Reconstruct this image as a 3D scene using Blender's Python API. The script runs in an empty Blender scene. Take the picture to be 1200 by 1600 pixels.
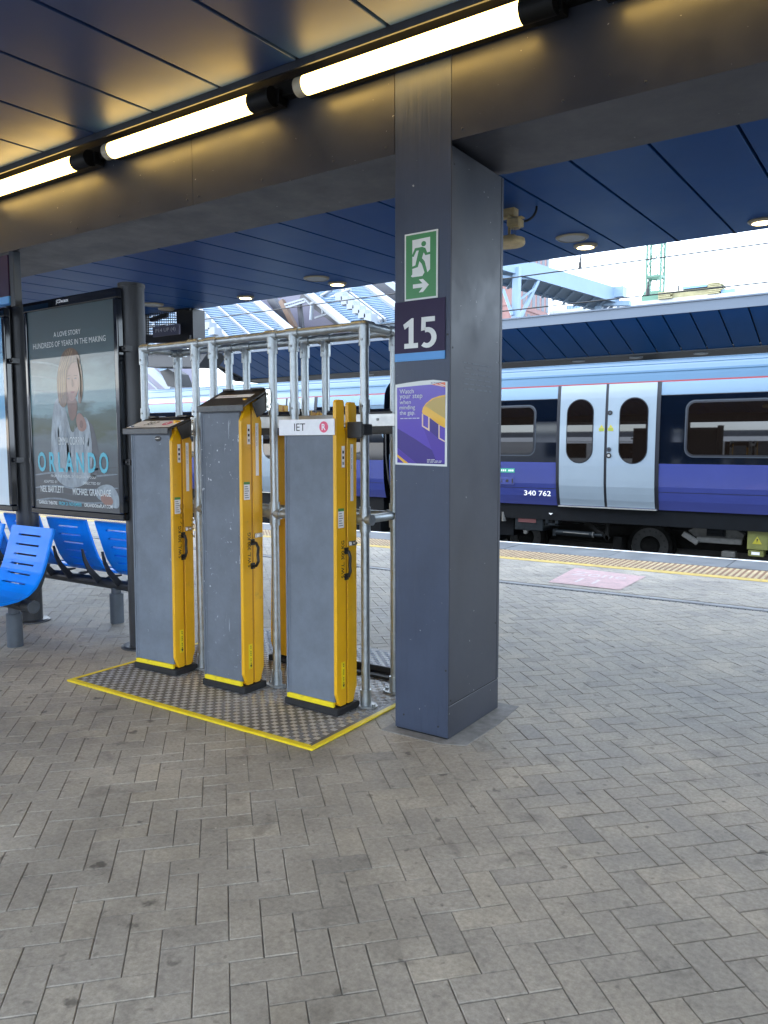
import bpy, math, random
from mathutils import Vector, Matrix
random.seed(11)
D = bpy.data
SC = bpy.context.scene
COL = SC.collection
R_ = math.radians

# ------------------------------------------------------------------ camera
FPX, CX, CY = 1204.7, 600.0, 800.0
CAM = Vector((0, 0, 1.5))
_p, _y, _r = R_(5.136), R_(34.065), R_(-0.11)
FWD = Vector((-math.sin(_y) * math.cos(_p), math.cos(_y) * math.cos(_p), -math.sin(_p)))
_rt = Vector((math.cos(_y), math.sin(_y), 0))
_up = _rt.cross(FWD)
RGT = _rt * math.cos(_r) + _up * math.sin(_r)
UPV = _up * math.cos(_r) - _rt * math.sin(_r)


def at(u, v, Y):
    """point of the world at distance plane Y that the survey photograph shows at (u, v)"""
    d = FWD + RGT * (u - CX) / FPX - UPV * (v - CY) / FPX
    return CAM + d * (Y / d.y)


cd = D.cameras.new('camera')
cam = D.objects.new('camera', cd)
COL.objects.link(cam)
cam.matrix_world = Matrix(((RGT.x, UPV.x, -FWD.x, CAM.x), (RGT.y, UPV.y, -FWD.y, CAM.y),
                           (RGT.z, UPV.z, -FWD.z, CAM.z), (0, 0, 0, 1)))
cd.sensor_fit = 'VERTICAL'
cd.sensor_height = 36
cd.sensor_width = 27
cd.lens = 36 * FPX / 1600
cd.clip_start = 0.05
cd.clip_end = 2000
SC.camera = cam

# ------------------------------------------------------------------ materials


def new_mat(name):
    m = D.materials.new(name)
    m.use_nodes = True
    nt = m.node_tree
    return m, nt, nt.nodes, nt.links, nt.nodes['Principled BSDF']


def mat(name, col, rough=0.5, metal=0.0, var=0.0, scale=6.0, bump=0.0, bscale=60.0, coat=0.0, spec=0.5,
        rvar=0.0, stretch=(1, 1, 1), dirt=None, dscale=3.0, damt=0.5, dlo=0.5, dhi=0.7, coat_rough=0.03):
    m, nt, N, L, P = new_mat(name)
    P.inputs['Roughness'].default_value = rough
    P.inputs['Metallic'].default_value = metal
    P.inputs['Specular IOR Level'].default_value = spec
    P.inputs['Coat Weight'].default_value = coat
    P.inputs['Coat Roughness'].default_value = coat_rough
    P.inputs['Base Color'].default_value = (*col, 1)
    if not (var or bump or dirt or rvar):
        return m
    tc = N.new('ShaderNodeTexCoord')
    mp = N.new('ShaderNodeMapping')
    mp.inputs['Scale'].default_value = stretch
    L.new(tc.outputs['Object'], mp.inputs['Vector'])
    out = None
    if var or rvar:
        nz = N.new('ShaderNodeTexNoise')
        nz.inputs['Scale'].default_value = scale
        nz.inputs['Detail'].default_value = 6
        nz.inputs['Roughness'].default_value = 0.62
        L.new(mp.outputs[0], nz.inputs['Vector'])
        rp = N.new('ShaderNodeValToRGB')
        rp.color_ramp.elements[0].position = 0.3
        rp.color_ramp.elements[1].position = 0.7
        a = [max(0, c * (1 - var)) for c in col]
        b = [min(1, c * (1 + var)) for c in col]
        rp.color_ramp.elements[0].color = (*a, 1)
        rp.color_ramp.elements[1].color = (*b, 1)
        L.new(nz.outputs['Fac'], rp.inputs[0])
        out = rp.outputs[0]
        if rvar:
            mr = N.new('ShaderNodeMapRange')
            mr.inputs['From Min'].default_value = 0.3
            mr.inputs['From Max'].default_value = 0.7
            mr.inputs['To Min'].default_value = max(0.02, rough - rvar)
            mr.inputs['To Max'].default_value = min(1, rough + rvar)
            L.new(nz.outputs['Fac'], mr.inputs['Value'])
            L.new(mr.outputs[0], P.inputs['Roughness'])
    if dirt:
        n2 = N.new('ShaderNodeTexNoise')
        n2.inputs['Scale'].default_value = dscale
        n2.inputs['Detail'].default_value = 8
        n2.inputs['Roughness'].default_value = 0.7
        L.new(mp.outputs[0], n2.inputs['Vector'])
        r2 = N.new('ShaderNodeMapRange')
        r2.inputs['From Min'].default_value = dlo
        r2.inputs['From Max'].default_value = dhi
        r2.inputs['To Max'].default_value = damt
        L.new(n2.outputs['Fac'], r2.inputs['Value'])
        mx = N.new('ShaderNodeMix')
        mx.data_type = 'RGBA'
        L.new(r2.outputs[0], mx.inputs[0])
        if out:
            L.new(out, mx.inputs[6])
        else:
            mx.inputs[6].default_value = (*col, 1)
        mx.inputs[7].default_value = (*dirt, 1)
        out = mx.outputs[2]
    if out:
        L.new(out, P.inputs['Base Color'])
    if bump:
        n3 = N.new('ShaderNodeTexNoise')
        n3.inputs['Scale'].default_value = bscale
        n3.inputs['Detail'].default_value = 5
        L.new(mp.outputs[0], n3.inputs['Vector'])
        bp = N.new('ShaderNodeBump')
        bp.inputs['Strength'].default_value = bump
        bp.inputs['Distance'].default_value = 0.004
        L.new(n3.outputs['Fac'], bp.inputs['Height'])
        L.new(bp.outputs[0], P.inputs['Normal'])
    return m


def emit(name, col, s):
    m, nt, N, L, P = new_mat(name)
    P.inputs['Base Color'].default_value = (0.8, 0.8, 0.78, 1)
    P.inputs['Emission Color'].default_value = (*col, 1)
    P.inputs['Emission Strength'].default_value = s
    P.inputs['Roughness'].default_value = 0.3
    return m


def paver_mat(name, base, contrast=1.0, spots=True):
    m, nt, N, L, P = new_mat(name)
    geo = N.new('ShaderNodeNewGeometry')
    tc = N.new('ShaderNodeTexCoord')
    rp = N.new('ShaderNodeValToRGB')
    cr = rp.color_ramp
    e = cr.elements
    k = contrast
    e[0].position = 0.0
    e[0].color = (base[0] * (1 - .40 * k), base[1] * (1 - .385 * k), base[2] * (1 - .33 * k), 1)
    e[1].position = 1.0
    e[1].color = (base[0] * (1 + .2 * k), base[1] * (1 + .17 * k), base[2] * (1 + .10 * k), 1)
    for pos, f in ((.06, (-.12, -.11, -.08)), (.5, (0, 0, 0)), (.8, (.05, .04, .02))):
        q = e.new(pos)
        q.color = tuple(base[i] * (1 + f[i] * k) for i in range(3)) + (1,)
    L.new(geo.outputs['Random Per Island'], rp.inputs[0])
    # fine grain
    n1 = N.new('ShaderNodeTexNoise')
    n1.inputs['Scale'].default_value = 55
    n1.inputs['Detail'].default_value = 8
    n1.inputs['Roughness'].default_value = 0.75
    L.new(tc.outputs['Object'], n1.inputs['Vector'])
    m1 = N.new('ShaderNodeMapRange')
    m1.inputs['From Min'].default_value = .3
    m1.inputs['From Max'].default_value = .7
    m1.inputs['To Min'].default_value = .70
    m1.inputs['To Max'].default_value = 1.26
    L.new(n1.outputs['Fac'], m1.inputs['Value'])
    # broad soiling
    n2 = N.new('ShaderNodeTexNoise')
    n2.inputs['Scale'].default_value = 1.5
    n2.inputs['Detail'].default_value = 7
    n2.inputs['Roughness'].default_value = .68
    L.new(tc.outputs['Object'], n2.inputs['Vector'])
    m2 = N.new('ShaderNodeMapRange')
    m2.inputs['From Min'].default_value = .32
    m2.inputs['From Max'].default_value = .68
    m2.inputs['To Min'].default_value = .60
    m2.inputs['To Max'].default_value = 1.18
    L.new(n2.outputs['Fac'], m2.inputs['Value'])
    mm = N.new('ShaderNodeMath')
    mm.operation = 'MULTIPLY'
    L.new(m1.outputs[0], mm.inputs[0])
    L.new(m2.outputs[0], mm.inputs[1])
    last = mm.outputs[0]
    if spots:
        for sc, lo, hi, dk in ((5.2, .60, .70, .74), (11, .62, .70, .80), (2.3, .60, .72, .80)):      # smudges
            nn = N.new('ShaderNodeTexNoise')
            nn.inputs['Scale'].default_value = sc
            nn.inputs['Detail'].default_value = 5
            nn.inputs['Distortion'].default_value = .5
            L.new(tc.outputs['Object'], nn.inputs['Vector'])
            mr = N.new('ShaderNodeMapRange')
            mr.inputs['From Min'].default_value = lo
            mr.inputs['From Max'].default_value = hi
            mr.inputs['To Min'].default_value = 1
            mr.inputs['To Max'].default_value = dk
            L.new(nn.outputs['Fac'], mr.inputs['Value'])
            m3 = N.new('ShaderNodeMath')
            m3.operation = 'MULTIPLY'
            L.new(last, m3.inputs[0])
            L.new(mr.outputs[0], m3.inputs[1])
            last = m3.outputs[0]
    if spots:      # trodden-in gum and oil spots
        for sc, lo, hi, dk in ((2.2, .04, .07, .38), (3.7, .06, .10, .42), (6.3, .06, .12, .58), (13, .07, .14, .70)):
            v = N.new('ShaderNodeTexVoronoi')
            v.inputs['Scale'].default_value = sc
            v.inputs['Randomness'].default_value = 1
            nn = N.new('ShaderNodeTexNoise')
            nn.inputs['Scale'].default_value = 30
            L.new(tc.outputs['Object'], nn.inputs['Vector'])
            va = N.new('ShaderNodeVectorMath')
            va.operation = 'MULTIPLY_ADD'
            va.inputs[1].default_value = (.06, .06, .06)
            L.new(nn.outputs['Color'], va.inputs[0])
            L.new(tc.outputs['Object'], va.inputs[2])
            L.new(va.outputs[0], v.inputs['Vector'])
            mr = N.new('ShaderNodeMapRange')
            mr.inputs['From Min'].default_value = lo
            mr.inputs['From Max'].default_value = hi
            mr.inputs['To Min'].default_value = dk
            mr.inputs['To Max'].default_value = 1
            L.new(v.outputs['Distance'], mr.inputs['Value'])
            m3 = N.new('ShaderNodeMath')
            m3.operation = 'MULTIPLY'
            L.new(last, m3.inputs[0])
            L.new(mr.outputs[0], m3.inputs[1])
            last = m3.outputs[0]
        v = N.new('ShaderNodeTexVoronoi')
        v.inputs['Scale'].default_value = 4.3
        L.new(tc.outputs['Object'], v.inputs['Vector'])
        mr = N.new('ShaderNodeMapRange')
        mr.inputs['From Min'].default_value = .014
        mr.inputs['From Max'].default_value = .024
        mr.inputs['To Min'].default_value = 2.1
        mr.inputs['To Max'].default_value = 1
        L.new(v.outputs['Distance'], mr.inputs['Value'])
        m3 = N.new('ShaderNodeMath')
        m3.operation = 'MULTIPLY'
        L.new(last, m3.inputs[0])
        L.new(mr.outputs[0], m3.inputs[1])
        last = m3.outputs[0]
    mx = N.new('ShaderNodeVectorMath')
    mx.operation = 'SCALE'
    L.new(rp.outputs[0], mx.inputs[0])
    L.new(last, mx.inputs['Scale'])
    L.new(mx.outputs[0], P.inputs['Base Color'])
    mr = N.new('ShaderNodeMapRange')
    mr.inputs['From Min'].default_value = .3
    mr.inputs['From Max'].default_value = .7
    mr.inputs['To Min'].default_value = .5
    mr.inputs['To Max'].default_value = .78
    L.new(n2.outputs['Fac'], mr.inputs['Value'])
    L.new(mr.outputs[0], P.inputs['Roughness'])
    bp = N.new('ShaderNodeBump')
    bp.inputs['Strength'].default_value = .35
    bp.inputs['Distance'].default_value = .002
    L.new(n1.outputs['Fac'], bp.inputs['Height'])
    L.new(bp.outputs[0], P.inputs['Normal'])
    return m


def cladding_mat(name, col, rough, grain):
    """painted steel with vertical brush wavering"""
    m, nt, N, L, P = new_mat(name)
    P.inputs['Specular IOR Level'].default_value = .55
    tc = N.new('ShaderNodeTexCoord')
    mp = N.new('ShaderNodeMapping')
    mp.inputs['Scale'].default_value = (26, 26, 1.3)
    L.new(tc.outputs['Object'], mp.inputs[0])
    n = N.new('ShaderNodeTexNoise')
    n.inputs['Scale'].default_value = 1.0
    n.inputs['Detail'].default_value = 6
    n.inputs['Distortion'].default_value = .6
    L.new(mp.outputs[0], n.inputs['Vector'])
    b = N.new('ShaderNodeBump')
    b.inputs['Strength'].default_value = grain
    b.inputs['Distance'].default_value = .003
    L.new(n.outputs['Fac'], b.inputs['Height'])
    L.new(b.outputs[0], P.inputs['Normal'])
    n2 = N.new('ShaderNodeTexNoise')
    n2.inputs['Scale'].default_value = 4
    n2.inputs['Detail'].default_value = 9
    n2.inputs['Roughness'].default_value = .7
    L.new(tc.outputs['Object'], n2.inputs['Vector'])
    rp = N.new('ShaderNodeValToRGB')
    rp.color_ramp.elements[0].position = .3
    rp.color_ramp.elements[0].color = (*[c * .84 for c in col], 1)
    rp.color_ramp.elements[1].position = .7
    rp.color_ramp.elements[1].color = (*[c * 1.14 for c in col], 1)
    L.new(n2.outputs['Fac'], rp.inputs[0])
    # little chips of bare primer
    v = N.new('ShaderNodeTexNoise')
    v.inputs['Scale'].default_value = 42
    v.inputs['Detail'].default_value = 3
    L.new(tc.outputs['Object'], v.inputs['Vector'])
    mr = N.new('ShaderNodeMapRange')
    mr.inputs['From Min'].default_value = .735
    mr.inputs['From Max'].default_value = .76
    L.new(v.outputs['Fac'], mr.inputs['Value'])
    mx = N.new('ShaderNodeMix')
    mx.data_type = 'RGBA'
    mx.inputs[7].default_value = (.32, .33, .34, 1)
    L.new(mr.outputs[0], mx.inputs[0])
    L.new(rp.outputs[0], mx.inputs[6])
    L.new(mx.outputs[2], P.inputs['Base Color'])
    m2 = N.new('ShaderNodeMapRange')
    m2.inputs['From Min'].default_value = .3
    m2.inputs['From Max'].default_value = .7
    m2.inputs['To Min'].default_value = rough - .08
    m2.inputs['To Max'].default_value = rough + .12
    L.new(n2.outputs['Fac'], m2.inputs['Value'])
    L.new(m2.outputs[0], P.inputs['Roughness'])
    return m


def deck_mat(name, col, scratch, seed, more=0.0):
    """grey anti-slip ramp deck, white scratches and scuffs"""
    m, nt, N, L, P = new_mat(name)
    P.inputs['Roughness'].default_value = .62
    tc = N.new('ShaderNodeTexCoord')
    mp = N.new('ShaderNodeMapping')
    mp.inputs['Location'].default_value = (seed, seed * 1.7, seed * .3)
    L.new(tc.outputs['Object'], mp.inputs[0])
    g = N.new('ShaderNodeTexNoise')
    g.inputs['Scale'].default_value = 420
    L.new(mp.outputs[0], g.inputs['Vector'])
    n = N.new('ShaderNodeTexNoise')
    n.inputs['Scale'].default_value = 5
    n.inputs['Detail'].default_value = 8
    n.inputs['Roughness'].default_value = .7
    L.new(mp.outputs[0], n.inputs['Vector'])
    rp = N.new('ShaderNodeValToRGB')
    rp.color_ramp.elements[0].position = .28
    rp.color_ramp.elements[0].color = (*[c * .8 for c in col], 1)
    rp.color_ramp.elements[1].position = .72
    rp.color_ramp.elements[1].color = (*[c * 1.18 for c in col], 1)
    L.new(n.outputs['Fac'], rp.inputs[0])
    last = rp.outputs[0]
    mp2 = N.new('ShaderNodeMapping')
    mp2.inputs['Location'].default_value = (seed * 2.1, 0, seed)
    mp2.inputs['Scale'].default_value = (24, 24, 4.5)
    mp2.inputs['Rotation'].default_value = (0, .12, 0)
    L.new(tc.outputs['Object'], mp2.inputs[0])
    msk = N.new('ShaderNodeTexNoise')
    msk.inputs['Scale'].default_value = 3.2
    msk.inputs['Detail'].default_value = 3
    L.new(mp.outputs[0], msk.inputs['Vector'])
    mskr = N.new('ShaderNodeMapRange')
    mskr.inputs['From Min'].default_value = .43
    mskr.inputs['From Max'].default_value = .56
    mskr.inputs['To Min'].default_value = .05
    L.new(msk.outputs['Fac'], mskr.inputs['Value'])
    for mapping, sc, lo, hi, colr, amt in ((mp2, 1.0, .70, .76, (.62, .66, .7), scratch),
                                           (mp, 34, .71, .745, (.6, .63, .66), scratch),
                                           (mp2, .8, .66, .78, tuple(c * .45 for c in col), .55)):
        s = N.new('ShaderNodeTexNoise')
        s.inputs['Scale'].default_value = sc
        s.inputs['Detail'].default_value = 5
        s.inputs['Roughness'].default_value = .6
        off = N.new('ShaderNodeVectorMath')
        off.inputs[1].default_value = (sc * 3.1, lo * 7, amt * 5)
        L.new(mapping.outputs[0], off.inputs[0])
        L.new(off.outputs[0], s.inputs['Vector'])
        mr = N.new('ShaderNodeMapRange')
        mr.inputs['From Min'].default_value = lo - more
        mr.inputs['From Max'].default_value = hi - more
        mr.inputs['To Max'].default_value = amt
        L.new(s.outputs['Fac'], mr.inputs['Value'])
        ml = N.new('ShaderNodeMath')
        ml.operation = 'MULTIPLY'
        L.new(mr.outputs[0], ml.inputs[0])
        L.new(mskr.outputs[0], ml.inputs[1])
        mx = N.new('ShaderNodeMix')
        mx.data_type = 'RGBA'
        L.new(ml.outputs[0], mx.inputs[0])
        L.new(last, mx.inputs[6])
        mx.inputs[7].default_value = (*colr, 1)
        last = mx.outputs[2]
    L.new(last, P.inputs['Base Color'])
    b = N.new('ShaderNodeBump')
    b.inputs['Strength'].default_value = .25
    b.inputs['Distance'].default_value = .001
    L.new(g.outputs['Fac'], b.inputs['Height'])
    L.new(b.outputs[0], P.inputs['Normal'])
    return m


M = dict(
    joint=mat('joint_sand', (.21, .198, .178), .9, var=.4, scale=12),
    slab=paver_mat('platform_concrete', (.33, .31, .27), .3, False),
    paver=paver_mat('paver_block', (.415, .372, .306), .5),
    collar=mat('mortar', (.24, .235, .225), .8, var=.3, scale=14, bump=.5, bscale=50),
    coping=mat('coping_concrete', (.125, .135, .14), .5, var=.35, scale=3, bump=.3, bscale=90, rvar=.12),
    white_paint=mat('white_line_paint', (.68, .69, .69), .6, var=.12, scale=20),
    yellow_paint=mat('yellow_line_paint', (.62, .43, .07), .6, var=.25, scale=9, dirt=(.22, .19, .14), dscale=18, damt=.8, dlo=.5, dhi=.68),
    pink_paint=mat('pink_ground_paint', (.58, .38, .37), .7, var=.12, scale=8, dirt=(.25, .24, .23), dscale=26, damt=.7, dlo=.52, dhi=.7),
    faded_white=mat('faded_white_paint', (.62, .55, .54), .7, var=.12, scale=14, dirt=(.5, .33, .32), dscale=30, damt=.8, dlo=.48, dhi=.62),
    tactile=mat('tactile_slab', (.20, .105, .045), .7, var=.3, scale=7),
    stud=mat('tactile_stud', (.56, .45, .27), .65, var=.25, scale=5),
    drain=mat('drain_metal', (.03, .03, .035), .5),
    channel=mat('channel_block', (.30, .30, .30), .7, var=.25, scale=4),
    ballast=mat('ballast', (.055, .05, .045), .95, var=.5, scale=16, bump=1, bscale=20),
    steel=mat('rail_steel', (.2, .17, .15), .4, .8),
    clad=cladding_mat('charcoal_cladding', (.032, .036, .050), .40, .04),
    clad_worn_sky=cladding_mat('weathered_sky_tinted_cladding', (.040, .055, .094), .44, 1.9),  # weathered grain, with the blue sky reflection mixed into the base colour
    soffit=cladding_mat('charcoal_soffit', (.034, .036, .046), .45, .02),
    blue=mat('blue_ceiling_panel', (.004, .050, .190), .36, var=.10, scale=.8, rvar=.05, spec=.13),
    blue_lamp_tint=mat('lamp_tinted_blue_ceiling_panel', (.017, .045, .150), .46, var=.12, scale=1.5, rvar=.06, spec=.30, bump=.06, bscale=9),  # same panels, base shifted towards red so the lamp glow turns gold
    blue_far=mat('blue_soffit_panel', (.001, .062, .20), .5, spec=.12, var=.08, scale=.7),
    residue=mat('tape_residue_grey', (.10, .115, .14), .6, var=.4, scale=60),
    black=mat('black_gap', (.004, .004, .005), .8),
    trunk=mat('black_trunking', (.005, .005, .005), .5, spec=.25, var=.2, scale=20),
    dark_metal=mat('charcoal_post_paint', (.030, .032, .036), .38, var=.15, scale=5, rvar=.08),
    leg_paint=mat('grey_leg_paint', (.075, .09, .11), .42, var=.12, scale=12),
    white_trim=mat('white_painted_steel', (.25, .28, .32), .45, var=.06, scale=2),
    fascia=mat('grey_fascia', (.088, .112, .148), .45, var=.06, scale=.6),
    galv=mat('galvanised_steel', (.43, .47, .49), .42, .85, var=.2, scale=22, bump=.12, bscale=90, rvar=.12, dirt=(.30, .30, .29), dscale=8, damt=.5, dlo=.5, dhi=.8),
    bolt=mat('zinc_bolt', (.34, .35, .35), .5, .9, var=.2, scale=30),
    chrome=mat('latch_steel', (.66, .64, .6), .2, 1.0),
    black_plastic=mat('black_plastic', (.012, .012, .013), .38, var=.2, scale=30, bump=.15, bscale=120),
    rubber=mat('black_rubber', (.014, .014, .015), .7, var=.3, scale=30),
    hood=mat('black_hood_plastic', (.020, .018, .017), .42, var=.3, scale=14, bump=.1, bscale=60, dirt=(.09, .075, .06), dscale=9, damt=.5, dlo=.5, dhi=.75),
    hood_lip=mat('hood_edge', (.10, .105, .11), .5, var=.2, scale=30),
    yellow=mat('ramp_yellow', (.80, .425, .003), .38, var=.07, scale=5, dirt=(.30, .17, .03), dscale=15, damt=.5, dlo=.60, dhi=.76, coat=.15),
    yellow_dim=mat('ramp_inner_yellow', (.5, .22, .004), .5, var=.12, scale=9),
    yellow_tape=mat('yellow_edge_paint', (.86, .66, .012), .5, var=.08, scale=14, dirt=(.40, .33, .08), dscale=22, damt=.7, dlo=.58, dhi=.72),
    deck_a=deck_mat('ramp_deck_scuffed', (.155, .182, .22), .45, 3.0, .03),
    deck_b=deck_mat('ramp_deck_scratched', (.135, .155, .185), .95, 8.0, .06),
    deck_c=deck_mat('ramp_deck_clean', (.150, .175, .21), .04, 14.0),
    tread=mat('aluminium_tread_plate', (.20, .195, .19), .55, .5, var=.25, scale=7, rvar=.12, dirt=(.07, .07, .072), dscale=9, damt=.6, dlo=.45, dhi=.72),
    tread_bar=mat('aluminium_tread_bar', (.64, .67, .72), .40, .8, var=.15, scale=9),
    tread_unlit=mat('unlit_tread_bar', (.30, .295, .29), .5, .7, var=.2, scale=9),  # darker copy of the bar metal, painting in a weaker reflection
    alu=mat('aluminium_plate', (.62, .62, .6), .38, .9, var=.15, scale=11),
    label=mat('white_label', (.84, .84, .86), .4, var=.04, scale=30),
    label_grey=mat('label_print_grey', (.25, .27, .3), .5),
    ink=mat('black_ink', (.015, .015, .016), .5),
    faint_ink=mat('faded_marker', (.46, .24, .01), .5),
    pink=mat('pink_disc', (.78, .10, .20), .4),
    green_ink=mat('green_print', (.08, .28, .07), .5),
    exit_green=mat('exit_sign_green', (.055, .24, .085), .38, var=.08, scale=9),
    sign_white=mat('sign_white', (.72, .75, .73), .4, var=.05, scale=12),
    sign_purple=mat('sign_aubergine', (.030, .020, .058), .42, spec=.2, var=.1, scale=5),
    sign_blue=mat('sign_sky_blue', (.08, .30, .66), .4),
    poster_purple=mat('poster_violet', (.098, .052, .44), .3, coat=.5),
    poster_deep=mat('poster_indigo', (.045, .023, .22), .3, coat=.5),
    poster_mid=mat('poster_purple', (.078, .036, .35), .3, coat=.5),
    poster_yellow=mat('poster_amber', (.80, .45, .03), .35, coat=.5),
    poster_ochre=mat('poster_ochre', (.47, .33, .07), .35, coat=.5),
    poster_red=mat('poster_orange_red', (.75, .16, .06), .35, coat=.5),
    poster_navy=mat('poster_navy', (.03, .05, .22), .35, coat=.5),
    poster_cream=mat('poster_cream', (.83, .62, .42), .35, coat=.5),
    seat=mat('blue_seat', (.001, .24, .95), .38, var=.06, scale=6, spec=.28),
    slot=mat('slot_shadow_steel', (.006, .02, .10), .6),
    train_silver=mat('train_pale_silver', (.155, .23, .31), .26, .55, var=.03, scale=1.2, coat=.2, coat_rough=.08),
    train_door=mat('train_door_pale', (.245, .305, .355), .25, var=.03, scale=2, coat=.6, coat_rough=.07),
    train_purple=mat('train_purple', (.034, .048, .205), .24, var=.05, scale=1.5, coat=1.0, coat_rough=.04),
    train_black=mat('train_black_band', (.002, .004, .009), .06, spec=.5),
    train_red=mat('train_red_line', (.22, .035, .04), .5, spec=.2),
    train_roof=mat('train_roof', (.055, .115, .18), .38, .35, var=.04, scale=1),
    gasket=mat('door_gasket', (.010, .012, .018), .4),
    frame_grey=mat('window_frame_grey', (.045, .055, .07), .3),
    glass=mat('tinted_glass', (.006, .004, .003), .02, spec=.85),
    under=mat('underframe_dark', (.002, .0035, .0055), .6, spec=.2, var=.3, scale=6),
    under_box=mat('underframe_box', (.007, .011, .014), .55, spec=.25, var=.25, scale=8),
    bogie=mat('bogie_dirt', (.006, .006, .0055), .8, spec=.2, var=.4, scale=9),
    wheel_disc=mat('brake_disc', (.045, .046, .044), .5, .3, var=.3, scale=12),
    brake_grey=mat('brake_unit_grey', (.10, .10, .093), .6, var=.3, scale=10),
    lime=mat('lime_box', (.155, .165, .045), .5, var=.12, scale=9),
    dull_red=mat('dull_red_panel', (.10, .03, .03), .6),
    signal_green=mat('green_label', (.03, .30, .20), .5),
    warn_yellow=mat('warning_yellow', (.42, .37, .03), .5),
    far_dark=mat('dark_soffit', (.022, .026, .032), .6),
    steel_blue=mat('pale_blue_steel', (.20, .29, .40), .5, var=.06, scale=.8),
    brick=mat('pale_brick', (.27, .15, .14), .8, var=.12, scale=2),
    window_pale=mat('pale_window', (.05, .07, .10), .4, spec=.3),
    crane=mat('crane_green', (.10, .21, .15), .5),
    timber=mat('stacked_timber', (.33, .30, .17), .7, var=.25, scale=2),
    tarp=mat('blue_sheeting', (.20, .36, .62), .5),
    concrete=mat('far_concrete', (.46, .47, .48), .8, var=.1, scale=.5),
    cream_plastic=mat('aged_cream_plastic', (.55, .43, .22), .45, var=.15, scale=20),
    roof_sheet=mat('white_roof_sheet', (.16, .195, .24), .5, var=.05, scale=.4),
    purple_grey=mat('purple_grey_panel', (.14, .14, .20), .5),  # plain purple-grey for the far walls and the cage plate
    brown_pipe=mat('brown_steel', (.16, .10, .07), .5),
    cable=mat('black_cable', (.010, .010, .011), .5),
    speaker=mat('speaker_grille', (.34, .36, .38), .5, .3, var=.2, scale=120),
    ring=mat('light_rim', (.30, .27, .20), .4, .3),
    tube_lit=emit('lit_diffuser', (1.0, .63, .16), 2.5),
    down_lit=emit('lit_downlight', (1.0, .74, .34), 3.5),
    down_off=mat('frosted_lens', (.33, .27, .22), .35),
    diffuser_end=mat('diffuser_end', (.55, .48, .34), .3),
)

# ------------------------------------------------------------------ mesh builder


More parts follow.
